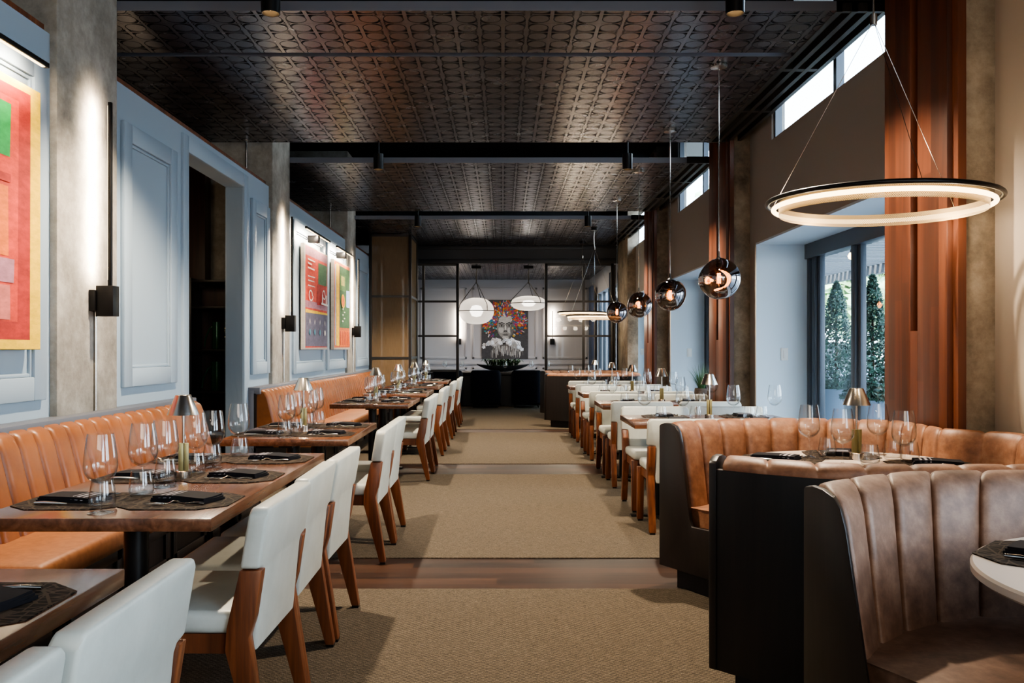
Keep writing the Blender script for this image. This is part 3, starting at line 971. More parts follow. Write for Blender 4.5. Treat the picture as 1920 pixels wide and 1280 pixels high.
def setting(x, y, rz, who, gy=TT, jr=0.0):
    """placemat with napkin, knife and fork; local -y is the diner"""
    def loc(dx, dy): return (x + dx * math.cos(rz) - dy * math.sin(rz), y + dx * math.sin(rz) + dy * math.cos(rz))
    put('mat', x, y, gy, rz, 'dark woven placemat with cut corners, ' + who)
    nx, ny = loc(0.005, -0.022)
    put('napkin', nx, ny, gy + 0.0035, rz - PI / 2 + R(random.uniform(-16, -2)), 'folded black napkin with grey stripes, ' + who)
    fx, fy = loc(-0.098, -0.01)
    put('fork', fx, fy, gy + 0.0035, rz + PI / 2 + R(random.uniform(-4, 9)), 'silver fork left of napkin, ' + who)
    kx, ky = loc(0.100, 0.0)
    put('knife', kx, ky, gy + 0.0035, rz + PI / 2 + R(random.uniform(-5, 5)), 'silver knife right of napkin, ' + who)

# ---- cordless table lamps
def make_lamp():
    root = thing('table_lamp', 'x', 'lamp', (0, 0, 0), 0, 'metal table lamps')
    MB().lathe([(0, 0), (0.034, 0), (0.034, 0.030), (0.031, 0.033), (0, 0.033)], 28).build('base', M['chrome'], root)
    mb = MB(); mb.box((-0.019, -0.007, 0.033), (0.001, 0.013, 0.145), 0.001); mb.box((0.003, -0.013, 0.033), (0.021, 0.005, 0.145), 0.001); mb.build('block', M['brass'], root)
    MB().cyl((0, 0, 0.03), (0, 0, 0.30), 0.0055, seg=12).build('stem', M['chrome'], root)
    sh_ = MB().lathe([(0.0, 0.343), (0.030, 0.343), (0.0318, 0.341), (0.0640, 0.262), (0.0630, 0.262), (0.0308, 0.338), (0, 0.339)], 36).build('lamp_shade', M['bronze_shade'], root, angle=50)
    MB().lathe([(0, 0.318), (0.030, 0.318), (0.030, 0.310), (0, 0.310)], 16).build('bulb', M['bulb'], sh_)
    return root
LAMP = {'o': make_lamp(), 'used': False}
def lamp(x, y, label, z=TT, rz=0.0):
    if not LAMP['used']: c = LAMP['o']; LAMP['used'] = True
    else: c = copy_tree(LAMP['o'])
    c.location = (x, y, z); c.rotation_euler = (0, 0, rz); c['label'] = label
    point((x, y, z + 0.285), 0.9, WARM, 0.02)

# ---- lay the left tables
def lay_left(i, wines, tumbs, lampy):
    y0, y1, n = LT[i]
    pos = POS3 if n == 3 else POS2
    nm = 'the %s table along the left bench' % ORD[i] if i else 'the cropped lower left table'
    pitch = (y1 - y0) / n
    for k in range(n):
        yc = y0 + pitch * (k + 0.5) + (0.02 if i == 1 else 0)
        setting(-1.122, yc, PI / 2, '%s aisle side, %s' % (pos[k], nm))
        if i: setting(-1.472, yc, -PI / 2, '%s bench side, %s' % (pos[k], nm))
    names = {4: ['nearest', 'second', 'third', 'farthest'], 6: ['nearest', 'second', 'third', 'fourth', 'fifth', 'farthest']}
    for k, yy in enumerate(wines):
        wine(-1.318 + 0.015 * (-1) ** k, y0 + yy, 'tall clear wine glass, %s of the row on %s' % (names[len(wines)][k], nm))
    for k, yy in enumerate(tumbs):
        put('tumbler', -1.318 + 0.02 * (-1) ** (k + 1), y0 + yy, TT, 0, 'low clear tumbler, %s of the row on %s' % (names[len(tumbs)][k], nm))
    if lampy is not None:
        lamp(-1.315, y0 + lampy, 'metal table lamp with cone shade on %s' % nm, rz=0.3)
# corner table: only the far aisle-side setting is in view
setting(-1.122, 1.82, PI / 2, 'cropped lower left table')
lay_left(1, [0.09, 0.50, 0.63, 1.05, 1.19, 1.68], [0.18, 0.40, 0.73, 0.955, 1.29, 1.58], 0.86)
for i in range(2, 7):
    d = 0.01 * i
    lay_left(i, [0.10, 0.42, 0.74, 1.09], [0.19, 0.335, 0.83, 0.99], 0.60)
# ---- lay the right tables (rows run along x)
for i, y in enumerate(RT):
    nm = '%s table under the globe lamps' % RORD[i]
    yc = y + 0.40
    for s, e in ((0, 'aisle end'), (1, 'window end')):
        x = RX0 + 0.33 + s * 0.62
        setting(x, y + 0.195, 0, 'near side %s, %s' % (e, nm))
        setting(x, y + 0.605, PI, 'far side %s, %s' % (e, nm))
    for k, (xx, dy) in enumerate(((0.14, 0.03), (0.42, -0.03), (0.82, 0.02), (1.14, 0.03))):
        wine(RX0 + xx, yc + dy, 'tall clear wine glass, %s from the aisle, %s' % (['first', 'second', 'third', 'fourth'][k], nm))
    for k, (xx, dy) in enumerate(((0.26, -0.01), (0.53, 0.03), (0.93, -0.02), (1.04, 0.03))):
        put('tumbler', RX0 + xx, yc + dy, TT, 0, 'low clear tumbler, %s from the aisle, %s' % (['first', 'second', 'third', 'fourth'][k], nm))
    lamp(RX0 + 0.63, yc, 'metal table lamp with cone shade, %s' % nm, rz=-0.2)

# ---- round booths
def booth(cx, cy, lab, k=1.0, arc=(-137, 137), mat='booth', n=27, lim=2.41, delta=14, dent=None, ylim=None):
    root = thing('curved_booth', lab, 'booth', (cx, cy, 0))
    a0, a1 = R(arc[0]), R(arc[1])
    dl = R(delta)
    def ends(r):
        q = dl * max(0.0, 1.064 * k - r) / (0.6 * k)
        return a0 - q, a1 + q
    def P3(r, u, z):
        e0, e1 = ends(r)
        return P4(r, e0 + (e1 - e0) * u, z)
    def P4(r, th, z):
        x = cx + r * math.cos(th)
        lm = lim
        if dent:
            q = min(1, max(0, (cy + r * math.sin(th) - dent[0]) / (dent[1] - dent[0]))); lm = lim - dent[2] * q * q * (3 - 2 * q)
        q = lm - 0.55 * (1.064 * k - r)
        if x > q - 0.06: x = q - 0.06 * math.exp(-(x - q + 0.06) / 0.06)
        y = cy + r * math.sin(th)
        if ylim:
            sg = 1 if ylim > cy else -1
            h = sg * (y - cy); hl = sg * (ylim - cy) - 0.75 * (1.064 * k - r)
            if h > hl - 0.06: y = cy + sg * (hl - 0.06 * math.exp(-(h - hl + 0.06) / 0.06))
        return (x, y, z)
    seg = len(CHT)
    prof = [(0.835, 0.44), (0.850, 0.52), (0.868, 0.62), (0.886, 0.72), (0.904, 0.81), (0.925, 0.857), (0.955, 0.884), (0.99, 0.893), (1.025, 0.884), (1.052, 0.862), (1.05, 0.842)]
    prof = [(r * k if k != 1 else r, z) for r, z in prof]
    N = n * seg
    def fn(i, j):
        t = CHT[i % seg]
        th = 0.005 + 0.99 * (i // seg + t) / n
        bl = 0.021 * chb(t)
        r, z = prof[j]
        if j < 6: r = r + 0.012 - bl
        elif j < 9: z = z - 0.010 + bl * 0.55
        elif j == 9: r = r - 0.004 + bl * 0.3
        return P3(r, th, z)
    MB().grid(fn, N + 1, len(prof)).build('backrest', M[mat], root, world=True, angle=80)
    def ringbox(mb, r0, r1, z0, z1, m=72, a=0.0):
        P = [(r0, z0), (r1, z0), (r1, z1), (r0, z1)]
        def f(i, j):
            th = a + (1 - 2 * a) * i / m
            r, z = P[j]
            return P3(r, th, z)
        mb.grid(f, m + 1, 4, cv=True)
        for th in (a, 1 - a):
            mb.raw([P3(r, th, z) for r, z in P], [(0, 1, 2, 3)])
    mb = MB(); ringbox(mb, 1.028 * k, 1.058 * k, 0.12, 0.845); mb.build('shell', M['darkwood'], root, world=True)
    mb = MB(); ringbox(mb, 0.47 * k, 1.03 * k, 0.12, 0.37); mb.build('base', M['darkwood'], root, world=True)
    mb = MB(); ringbox(mb, 0.53 * k, 1.0 * k, 0.0, 0.12, a=0.013); mb.build('toe_kick', M['black'], root, world=True)
    # seat cushion
    sp = [(0.86 * k, 0.37), (0.46 * k, 0.372), (0.447 * k, 0.385), (0.442 * k, 0.42), (0.452 * k, 0.445), (0.48 * k, 0.458), (0.66 * k, 0.468), (0.88 * k, 0.462)]
    def fs(i, j):
        th = 0.001 + 0.998 * i / 80
        r, z = sp[j]
        return P3(r, th, z)
    mb = MB(); mb.grid(fs, 81, len(sp))
    for i in (0, 80): mb.raw([fs(i, j) for j in range(len(sp))], [tuple(range(len(sp)))])
    mb.build('seat_cushion', M[mat], root, world=True, angle=50)
    # end panels (radial slabs with the seat's profile)
    pp = [(1.064, 0.12), (1.064, 0.866), (1.056, 0.876), (1.015, 0.888), (0.965, 0.889), (0.925, 0.878), (0.902, 0.852), (0.885, 0.80), (0.818, 0.40), (0.805, 0.375), (0.455, 0.375), (0.455, 0.12)]
    pp = [(r * k, z) for r, z in pp]
    for sgn in (1, -1):
        def fe(c, sgn=sgn):
            th = ends(c.x)[1 if sgn > 0 else 0]
            return (cx + c.x * math.cos(th) - c.y * math.sin(th), cy + c.x * math.sin(th) + c.y * math.cos(th), c.z)
        mb = MB()
        a, b = (0.0, 0.03) if sgn > 0 else (-0.03, 0.0)
        mb.prism(pp, 1, a, b, bevel=0.003, fn=fe)
        mb.build('end_panel', M['darkwood'], root, world=True)
    return root
AX, AY = 1.60, 3.93
BX, BY = 1.67, 1.88
booth(AX, AY, 'round brown leather booth with vertical channels under the glowing ring lamp', 1.05, (-138, 131), 'booth', 30, 2.435, 14, (4.05, 4.36, 0.225), 2.905)
booth(BX, BY, 'large curved mauve brown leather booth in the lower right corner', 1.0, (-137, 135.5), 'booth_dark', 27, 2.43, 40, None, 2.895)
booth(1.62, 15.35, 'far round booth with tan leather top and dark outer shell, by the glass partition', 1.18, mat='booth', n=31, lim=2.27)
def round_table(x, y, label):
    root = thing('round_table', label, 'table', (x, y, 0))
    MB().lathe([(0, TH - 0.03), (0.535, TH - 0.03), (0.545, TH - 0.022), (0.545, TH - 0.006), (0.539, TH), (0, TH)], 96).build('tabletop', M['marble'], root)
    MB().lathe([(0.05, 0.03), (0.05, TH - 0.05), (0.18, TH - 0.04), (0.18, TH - 0.03)], 28).build('pedestal', M['metal_black'], root)
    MB().lathe([(0, 0.007), (0.30, 0.007), (0.30, 0.02), (0.06, 0.032), (0, 0.032)], 36).build('foot_plate', M['metal_black'], root)
TAX, TAY = 1.635, 4.08
TBX, TBY = 1.67, 1.985
round_table(TAX, TAY, 'round white stone table inside the booth under the glowing ring lamp')
round_table(TBX, TBY, 'round white stone table cropped at the lower right edge')
round_table(1.62, 15.35, 'round white stone table inside the far booth')
def at(px, py, z=TH):
    Y = F * (CAMH - z) / (py - 655.0)
    return ((px - 943) * Y / F, Y)
nmA = 'table in the ring lamp booth'
for k, (px, py) in enumerate(((1517, 857), (1580, 871), (1646, 852), (1695, 877))):
    x, y = at(px, py); wine(x, y, 'tall clear wine glass, %s from the left, %s' % (['first', 'second', 'third', 'fourth'][k], nmA))
for k, (px, py) in enumerate(((1551, 857), (1631, 872), (1674, 862), (1706, 866))):
    x, y = at(px, py); put('tumbler', x, y, TT, 0, 'low clear tumbler, %s from the left, %s' % (['first', 'second', 'third', 'fourth'][k], nmA))
x, y = at(1606, 861); lamp(x, y, 'metal table lamp with cone shade in the ring lamp booth', rz=0.4)
def radial_setting(tx, ty, ang, who):
    r = 0.34
    setting(tx + r * math.cos(ang), ty + r * math.sin(ang), ang + PI / 2, who)
radial_setting(TAX, TAY, R(152), 'left seat, ' + nmA)
radial_setting(TAX, TAY, R(80), 'back seat, ' + nmA)
radial_setting(TAX, TAY, R(-8), 'right seat, ' + nmA)
radial_setting(TBX, TBY, R(136), 'white table cropped at lower right')
for k, (px, py) in enumerate(((1069, 710), (1100, 708), (1112, 709))):
    x, y = ((px - 943) * 15.35 / F, 15.2 + 0.12 * k); wine(x, y, 'small distant wine glass, %s from the left, table in the far booth' % ['first', 'second', 'third'][k])
lamp(1.62, 15.5, 'metal table lamp with cone shade in the far booth')

# ---- concrete column sconces
for k in range(3):
    yc = 5.06 + PER * k
    root = thing('wall_sconce', 'black rod wall sconce glowing on the %s concrete column on the left' % ['nearest', 'middle', 'farthest'][k], 'wall lamp', (-2.36, yc, 1.47), 0, 'rod wall sconces')
    MB().box((-2.359, yc - 0.05, 1.50), (-2.325, yc + 0.03, 1.62), 0.003).build('wall_plate', M['metal_black'], root, world=True)
    MB().box((-2.325, yc - 0.035, 1.47), (-2.225, yc + 0.045, 1.645), 0.003).build('driver_box', M['metal_black'], root, world=True)
    mb = MB(); mb.box((-2.268, yc - 0.011, 1.64), (-2.248, yc + 0.011, 2.70), 0.002); rod = mb.build('rod', M['metal_black'], root, world=True)
    MB().box((-2.2705, yc - 0.006, 1.68), (-2.2685, yc + 0.006, 2.68)).build('light_strip', M['led'], rod, world=True, base=root)
    MB().cyl((-2.352, yc + 0.02, 0.93), (-2.352, yc + 0.02, 1.5), 0.008).build('conduit_pipe', M['chrome'], root, world=True)
    area((-2.276, yc, 2.2), (0, R(90), 0), 1.0, 0.012, 19, WARM2, 150)

# ---- paintings
def canvas(y0, y1, z0, z1, label, shapes, base, th=0.045, x=-2.3725):
    root = thing('painting', label, 'painting', (x, (y0 + y1) / 2, z0))
    mb = mbm(base)
    mb.box((x, y0, z0), (x + th, y1, z1), 0.003)
    W, H = y1 - y0, z1 - z0
    lay = 0
    for (poly, m) in shapes:
        lay += 1
        xx = x + th + 0.0006 * lay
        pts = [(xx, y0 + u * W, z0 + v * H) for u, v in poly]
        mb.raw(pts, [tuple(range(len(pts)))], m)
    mb.build('canvas', None, root, world=True, smooth=False)
def rect(u0, v0, u1, v1, j=0.006):
    q = random.uniform
    return [(u0 + q(-j, j), v0 + q(-j, j)), (u1 + q(-j, j), v0 + q(-j, j)), (u1 + q(-j, j), v1 + q(-j, j)), (u0 + q(-j, j), v1 + q(-j, j))]
pm = {n: paint('paint_' + n, srgb(*c), v) for n, c, v in (
    ('yellow', (232, 188, 30), .25), ('crimson', (168, 40, 26), .4), ('red', (204, 62, 40), .35), ('green', (26, 150, 66), .3), ('orange', (226, 110, 30), .3),
    ('pink', (198, 108, 96), .35), ('mauve', (168, 112, 124), .3), ('slate', (92, 86, 104), .35), ('deepgreen', (58, 94, 58), .3), ('moss', (92, 128, 74), .3),
    ('blue', (150, 172, 214), .2), ('white', (226, 218, 206), .15), ('paleyellow', (206, 194, 110), .25), ('rust', (196, 96, 44), .3), ('teal', (74, 130, 146), .3), ('edge', (168, 160, 150), .15))}
canvas(3.05, 4.43, 1.28, 2.57, 'large red, orange and green abstract painting with yellow border at the left edge', [
    (rect(.05, .04, .93, .965), pm['crimson']), (rect(.10, .10, .85, .92), pm['red']),
    (rect(.42, .70, .80, .90), pm['green']), (rect(.14, .62, .40, .88), pm['pink']), (rect(.3, .34, .79, .60), pm['orange']),
    (rect(.12, .24, .82, .335), pm['mauve']), (rect(.14, .11, .8, .23), pm['pink']), (rect(.3, .605, .8, .64), pm['crimson'])], pm['yellow'])
sh = [(rect(.03, .02, .98, .985), pm['red']), (rect(.03, .40, .98, .47), pm['mauve']), (rect(.03, .90, .98, .98), pm['mauve']), (rect(.03, .03, .98, .36), pm['slate']), (rect(.03, .355, .98, .385, .008), pm['yellow']), (rect(.56, .66, .95, .87), pm['deepgreen']), (rect(.5, .45, .9, .64), pm['crimson'])]
for v in (.86, .82, .78, .70, .66, .61): sh.append((rect(.12, v, .12 + random.uniform(.16, .3), v + .012, .004), pm['white']))
for u in (.16, .36, .58, .80):
    sh.append(([(u, .24), (u + .03, .30), (u + .06, .24), (u + .03, .275)], pm['white']))
    sh.append(([(u + .03 + .035 * math.cos(t * PI / 5), .17 + .03 * math.sin(t * PI / 5)) for t in range(10)], pm['teal'] if u < .7 else pm['white']))
def annulus(u, v, ru, rv, m, w=.25):
    n = 14
    out = []
    for k in range(n):
        a, b = 2 * PI * k / n, 2 * PI * (k + 1) / n
        out.append(([(u + ru * math.cos(a), v + rv * math.sin(a)), (u + ru * math.cos(b), v + rv * math.sin(b)), (u + ru * (1 - w) * math.cos(b), v + rv * (1 - w) * math.sin(b)), (u + ru * (1 - w) * math.cos(a), v + rv * (1 - w) * math.sin(a))], m))
    return out
sh += annulus(.2, .52, .085, .055, pm['white']) + annulus(.74, .56, .07, .05, pm['white'])
sh += [(rect(.64, .47, .68, .56), pm['white']), (rect(.80, .47, .84, .56), pm['white']), (rect(.6, .455, .9, .47), pm['white'])]
canvas(10.32, 11.68, 1.28, 2.53, 'abstract red painting with green square, white scribbles and dark lower band', sh, pm['edge'])
sh = [(rect(.02, .02, .98, .985), pm['rust']), (rect(.07, .05, .12, .95), pm['blue']), (rect(.13, .04, .30, .97), pm['yellow']), (rect(.33, .25, .97, .95), pm['deepgreen']),
      (rect(.36, .68, .70, .86), pm['moss']), (rect(.42, .74, .64, .85), pm['paleyellow']), (rect(.74, .5, .95, .70), pm['blue']), (rect(.33, .04, .97, .22), pm['orange'])]
for k in range(6): sh.append((rect(.36 + k * .105, .05, .40 + k * .105, .21, .003), pm['crimson']))
sh.append(([(.50 + .10 * math.cos(t * PI / 8), .56 + .07 * math.sin(t * PI / 8)) for t in range(16)], pm['orange']))
sh += annulus(.5, .56, .115, .08, pm['yellow'], .18)
for k in range(5): sh.append((rect(.42 + .1 * (k % 2), .32 + .035 * k, .50 + .1 * (k % 2), .335 + .035 * k, .004), pm['white']))
canvas(12.12, 13.38, 1.28, 2.53, 'abstract green painting with yellow stripe and orange striped foot', sh, pm['edge'])
# picture lights
for (y0, y1, n) in ((3.05, 4.34, 'cropped red and yellow painting'), (10.05, 11.42, 'red painting with the green square'), (11.92, 13.22, 'green painting with the yellow stripe')):
    yc = (y0 + y1) / 2
    root = thing('picture_light', 'thin black picture light bar above the %s' % n, 'picture light', (-2.4, yc, 2.66), 0, 'picture lights')
    bar = MB().box((-2.263, y0, 2.665), (-2.235, y1, 2.69), 0.003).build('bar', M['metal_black'], root, world=True)
    MB().box((-2.371, yc - 0.05, 2.58), (-2.24, yc + 0.05, 2.665), 0.004).build('bracket', M['metal_black'], root, world=True)
    MB().box((-2.258, y0 + 0.03, 2.6625), (-2.242, y1 - 0.03, 2.6645)).build('light_strip', M['led'], bar, world=True, base=root)
    area((-2.25, yc, 2.655), (0, R(52), 0), 0.015, y1 - y0 - 0.1, 26, WARM2)

# ---- ceiling downlights
for k, nm in ((0, 'nearest'), (1, 'second'), (2, 'third')):
    for s, sn in ((-1, 'left'), (1, 'right')):
        x, y = s * 1.325, 5.02 + 4.35 * k
        root = thing('downlight', 'black cylinder ceiling downlight, %s one on the %s' % (nm, sn), 'ceiling lamp', (x, y, 3.195), 0, 'cylinder downlights')
        mb = MB(); mb.lathe([(0.054, 3.195), (0.054, 3.36), (0.01, 3.365), (0.008, 3.74), (0, 3.74)], 24, (x, y, 0)); mb.lathe([(0.054, 3.195), (0.048, 3.195), (0.046, 3.23), (0.0, 3.235)], 24, (x, y, 0))
        mb.build('housing', M['metal_black'], root, world=True)
        MB().lathe([(0, 3.229), (0.044, 3.229)], 20, (x, y, 0)).build('lens', M['bulb'], root, world=True)
        spot((x, y, 3.19), 430, WARM2, 118, 0.5, 0.035)

# ---- smoked globe pendants
def globe_verts(r, seed):
    rn = random.Random(seed)
    dirs = [(Vector((rn.gauss(0, 1), rn.gauss(0, 1), rn.gauss(0, 0.8))).normalized(), rn.uniform(0.05, 0.12), rn.uniform(0.4, 0.7)) for _ in range(9)]
    def f(th, ph):
        d = Vector((math.sin(ph) * math.cos(th), math.sin(ph) * math.sin(th), math.cos(ph)))
        s = 1.0
        for (v, a, w) in dirs:
            q = d.angle(v)
            s -= a * math.exp(-(q / w) ** 2)
        return d * (r * (s + 0.10))
    return f
for k, (gy, nm) in enumerate(((6.4, 'nearest'), (8.29, 'second'), (10.2, 'third'), (12.15, 'farthest'))):
    gx, gz, gr = 1.575 if k else 1.57, 1.795, 0.140
    root = thing('pendant_lamp', 'dimpled smoked glass globe pendant with orange filament bulb, %s in its row' % nm, 'pendant lamp', (gx, gy, gz), 0, 'smoked globe pendants')
    fn = globe_verts(gr, 11 + k)
    MB().grid(lambda i, j: tuple(Vector((gx, gy, gz)) + fn(2 * PI * i / 48, 0.10 + (PI - 0.1) * j / 26 * 0.999)), 48, 27, cu=True).build('globe', M['globe'], root, world=True, angle=90)
    MB().cyl((gx, gy, gz + 0.19), (gx, gy, CEIL), 0.0045, seg=8).build('cable', M['chrome'], root, world=True)
    MB().lathe([(0.06, CEIL - 0.001), (0.06, CEIL - 0.022), (0.012, CEIL - 0.03), (0, CEIL - 0.03)], 28, (gx, gy, 0)).build('canopy', M['chrome'], root, world=True)
    sk = MB().lathe([(0.0, 0.20), (0.007, 0.20), (0.010, 0.16), (0.026, 0.145), (0.026, 0.10), (0.016, 0.08), (0, 0.08)], 18, (gx, gy, gz)).build('socket', M['steel'], root, world=True)
    mb = MB()
    for q in range(4):
        t = q * PI / 2
        mb.tube([(gx + 0.010 * math.cos(t), gy + 0.010 * math.sin(t), gz + 0.04), (gx + 0.013 * math.cos(t), gy + 0.013 * math.sin(t), gz - 0.035)], 0.0022, 6)
    fl = mb.build('filament', M['filament'], sk, world=True, base=root)
    MB().lathe([(0.012, 0.08), (0.020, 0.05), (0.026, 0.01), (0.022, -0.03), (0.0, -0.055)], 18, (gx, gy, gz)).build('bulb', M['amber'], sk, world=True, angle=90, base=root)
    point((gx, gy, gz), 3.0, (1.0, 0.55, 0.22), 0.03)

# ---- ring pendants
def ring_lamp(cx, cy, cz, top, label, r=0.505, power=14, hub=True):
    root = thing('ring_pendant', label, 'pendant lamp', (cx, cy, cz))
    n = 96
    tilt = Matrix.Translation((cx, cy, cz)) @ Matrix.Rotation(R(0.6), 4, 'Y')
    cp = lambda rr, z, m=n: [tuple(tilt @ Vector((rr * math.cos(2 * PI * k / m), rr * math.sin(2 * PI * k / m), z))) for k in range(m)]
    MB().tube(cp(r, 0.022), 0.011, 10, closed=True).build('rim', M['metal_black'], root, world=True)
    MB().tube(cp(r - 0.03, -0.004), 0.011, 10, closed=True).build('light_tube', M['led'], root, world=True)
    # perforated band
    A, B = cp(r - 0.052, 0.026, 160), cp(r - 0.055, -0.034, 160)
    mb = MB(); mb.grid(lambda i, j: (A, B)[j][i], 160, 2, cu=True)
    o = mb.build('band', M['ringmesh'], root, world=True, angle=90)
    uv = o.data.uv_layers.new(name='UVMap')
    for p in o.data.polygons:
        for li in p.loop_indices:
            v = o.data.vertices[o.data.loops[li].vertex_index].co
            uv.data[li].uv = (math.atan2(v.y, v.x) * r * 620, v.z * 620)
    A2, B2 = cp(r + 0.002, 0.020, 160), cp(r - 0.008, -0.012, 160)
    hz = top[2]
    for q in range(3):
        t = R(25 + 120 * q)
        p = tilt @ Vector((r * math.cos(t), r * math.sin(t), 0.03))
        MB().tube([tuple(p), top], 0.0016, 6).build('cable', M['chrome'], root, world=True)
    mb = MB(); mb.cyl((top[0], top[1], hz - 0.02), (top[0], top[1], hz + 0.03), 0.016, seg=14); mb.build('hub', M['chrome'], root, world=True)
    ztop = CEIL if cy > 5.4 else 4.30
    MB().tube([top, (top[0] - 0.01, top[1], (hz + ztop) / 2), (top[0], top[1], ztop)], 0.004, 6).build('cord', M['chrome'], root, world=True)
    if cy > 5.4: MB().lathe([(0.06, ztop - 0.001), (0.06, ztop - 0.04), (0, ztop - 0.04)], 20, (top[0], top[1], 0)).build('canopy', M['metal_black'], root, world=True)
    for q in range(4):
        t = q * PI / 2 + .4
        point((cx + (r - 0.1) * math.cos(t), cy + (r - 0.1) * math.sin(t), cz - 0.06), power / 4, WARM2, 0.05)
ring_lamp(1.757, 4.1, 1.948, (1.727, 4.1, 2.81), 'large glowing ring pendant with perforated golden band, hanging over the near round booth')
ring_lamp(1.56, 15.0, 1.83, (1.56, 15.0, 3.0), 'distant glowing ring pendant, lower of the two near the glass partition', 0.48)
ring_lamp(1.53, 16.9, 1.97, (1.53, 16.9, 3.05), 'distant glowing ring pendant, upper of the two near the glass partition', 0.48)

# ---- light switches on the window reveals
for k in range(3):
    y = 8.51 + 4.33 * k
    root = thing('light_switch', 'white rectangular wall switch on the %s pale window reveal' % ['nearest', 'second', 'third'][k], 'switch', (2.715, y - 0.022, 1.235), 0, 'wall switches')
    MB().box((2.68, y - 0.029, 1.175), (2.75, y - 0.0195, 1.295), 0.003).build('plate', M['plate'], root, world=True)
    MB().box((2.70, y - 0.033, 1.195), (2.73, y - 0.0285, 1.275), 0.002).build('rocker', M['plate'], root, world=True)

# ---- potted grasses in the second window niche
for k, (x, y, nm) in enumerate(((2.62, 11.6, 'left and farther'), (2.62, 10.9, 'right and nearer'))):
    root = thing('potted_grass', 'spiky green plant in a woven dark pot, %s of two on the window ledge' % nm, 'potted plant', (x, y, SILL + 0.02), 0, 'potted grasses')
    MB().lathe([(0, 0), (0.075, 0), (0.095, 0.08), (0.10, 0.17), (0.09, 0.25), (0.08, 0.25), (0.08, 0.22), (0, 0.22)], 22).build('pot', M['basket'], root)
    rn = random.Random(k + 5)
    mb = MB()
    for q in range(110):
        t = rn.uniform(0, 2 * PI); L = rn.uniform(0.20, 0.40); sp = rn.uniform(0.1, 0.75); w = rn.uniform(0.004, 0.008)
        pts = []
        for s in range(5):
            u = s / 4
            rr = 0.03 + L * sp * u ** 1.3; z = 0.22 + L * (u - 0.35 * sp * u * u)
            ww = w * (1 - u * 0.95)
            c, s_ = math.cos(t), math.sin(t)
            pts += [(rr * c - ww * s_, rr * s_ + ww * c, z), (rr * c + ww * s_, rr * s_ - ww * c, z)]
        mb.raw(pts, [(2 * i, 2 * i + 1, 2 * i + 3, 2 * i + 2) for i in range(4)])
    mb.build('foliage', M['plant'], root)

# ---- shelf and vessels in the dark doorway
root = thing('shelf_unit', 'dark open shelf unit inside the dark doorway on the left', 'shelf', (-2.85, 8.75, 0))
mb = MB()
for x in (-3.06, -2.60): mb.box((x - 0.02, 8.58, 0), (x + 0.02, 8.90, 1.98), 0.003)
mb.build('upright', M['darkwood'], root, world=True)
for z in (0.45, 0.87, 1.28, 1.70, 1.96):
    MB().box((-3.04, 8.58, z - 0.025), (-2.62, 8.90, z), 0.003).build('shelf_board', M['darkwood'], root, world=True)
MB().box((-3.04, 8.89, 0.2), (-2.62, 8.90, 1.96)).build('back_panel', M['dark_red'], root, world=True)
def pitcher(x, y, z, h, r, m, label, handle):
    root = thing('pitcher', label, 'pitcher', (x, y, z))
    MB().lathe([(0, 0), (r * .85, 0), (r, 0.02), (r * .92, h * .5), (r * .95, h), (r * .88, h), (r * .86, 0.02), (0, 0.02)], 22).build('body', M[m], root, angle=60)
    if handle:
        MB().tube([(-r * .8, 0, h * .85), (-r * 1.5, -0.01, h * .75), (-r * 2.3, -0.01, h * .45), (-r * 2.6, -0.01, h * .1)], 0.008, 8).build('handle', M[m], root)
pitcher(-2.72, 8.68, 1.2805, 0.30, 0.05, 'hammered', 'tall hammered metal pitcher on the upper shelf in the dark doorway', False)
pitcher(-2.83, 8.70, 1.2805, 0.27, 0.045, 'greenglass', 'dark green pitcher with spout on the upper shelf in the dark doorway', True)
pitcher(-2.69, 8.68, 0.8705, 0.29, 0.055, 'hammered', 'tall hammered metal pitcher on the lower shelf in the dark doorway', False)
pitcher(-2.83, 8.70, 0.8705, 0.29, 0.055, 'greenglass', 'dark green pitcher with spout on the lower shelf in the dark doorway', True)

# ---- private dining room furniture
root = thing('dining_table', 'long dark dining table in the private room behind the glass', 'table', (0, 20.6, 0))
MB().box((-1.7, 19.9, 0.70), (1.5, 21.3, 0.76), 0.006).build('tabletop', M['darkwood'], root, world=True)
for x in (-0.9, 0.7): MB().box((x - 0.75, 20.05, 0.0), (x + 0.75, 21.1, 0.70)).build('leg', M['darkwood'], root, world=True)
def armchair(x, y, rz, label):
    root = thing('armchair', label, 'armchair', (x, y, 0.006), rz, 'navy armchairs')
    prof = []
    # barrel back: a U of upholstery
    n = 28
    def f(i, j):
        t = R(-20) - (PI - R(40)) * i / n      # around the rear
        c, s = math.cos(t), math.sin(t)
        ex = 0.5
        cx = 0.34 * (abs(c) ** ex) * (1 if c > 0 else -1); cy = 0.34 * (abs(s) ** ex) * (1 if s > 0 else -1)
        h = 0.66 + 0.16 * min(1, max(0, (-cy - 0.05) / 0.24))
        P = [(1.0, 0.10), (1.02, 0.4), (1.04, h - 0.03), (1.0, h), (0.84, h), (0.80, h - 0.03), (0.78, 0.10)]
        k, z = P[j]
        return (cx * k, cy * k, z)
    mb = MB(); mb.grid(f, n + 1, 7)
    for i in (0, n): mb.raw([f(i, j) for j in range(7)], [tuple(range(7))])
    mb.build('backrest', M['navy'], root, angle=50)
    MB().box((-0.27, -0.25, 0.30), (0.27, 0.30, 0.46), 0.04, seg=3).build('seat', M['navy'], root)
    MB().box((-0.29, -0.29, 0.08), (0.29, 0.29, 0.31), 0.02).build('base', M['navy'], root)
    for sx in (-1, 1):
        for sy in (-1, 1):
            MB().cyl((sx * 0.26, sy * 0.25, 0.0), (sx * 0.25, sy * 0.24, 0.10), 0.014, 0.02, 10).build('leg', M['metal_black'], root)
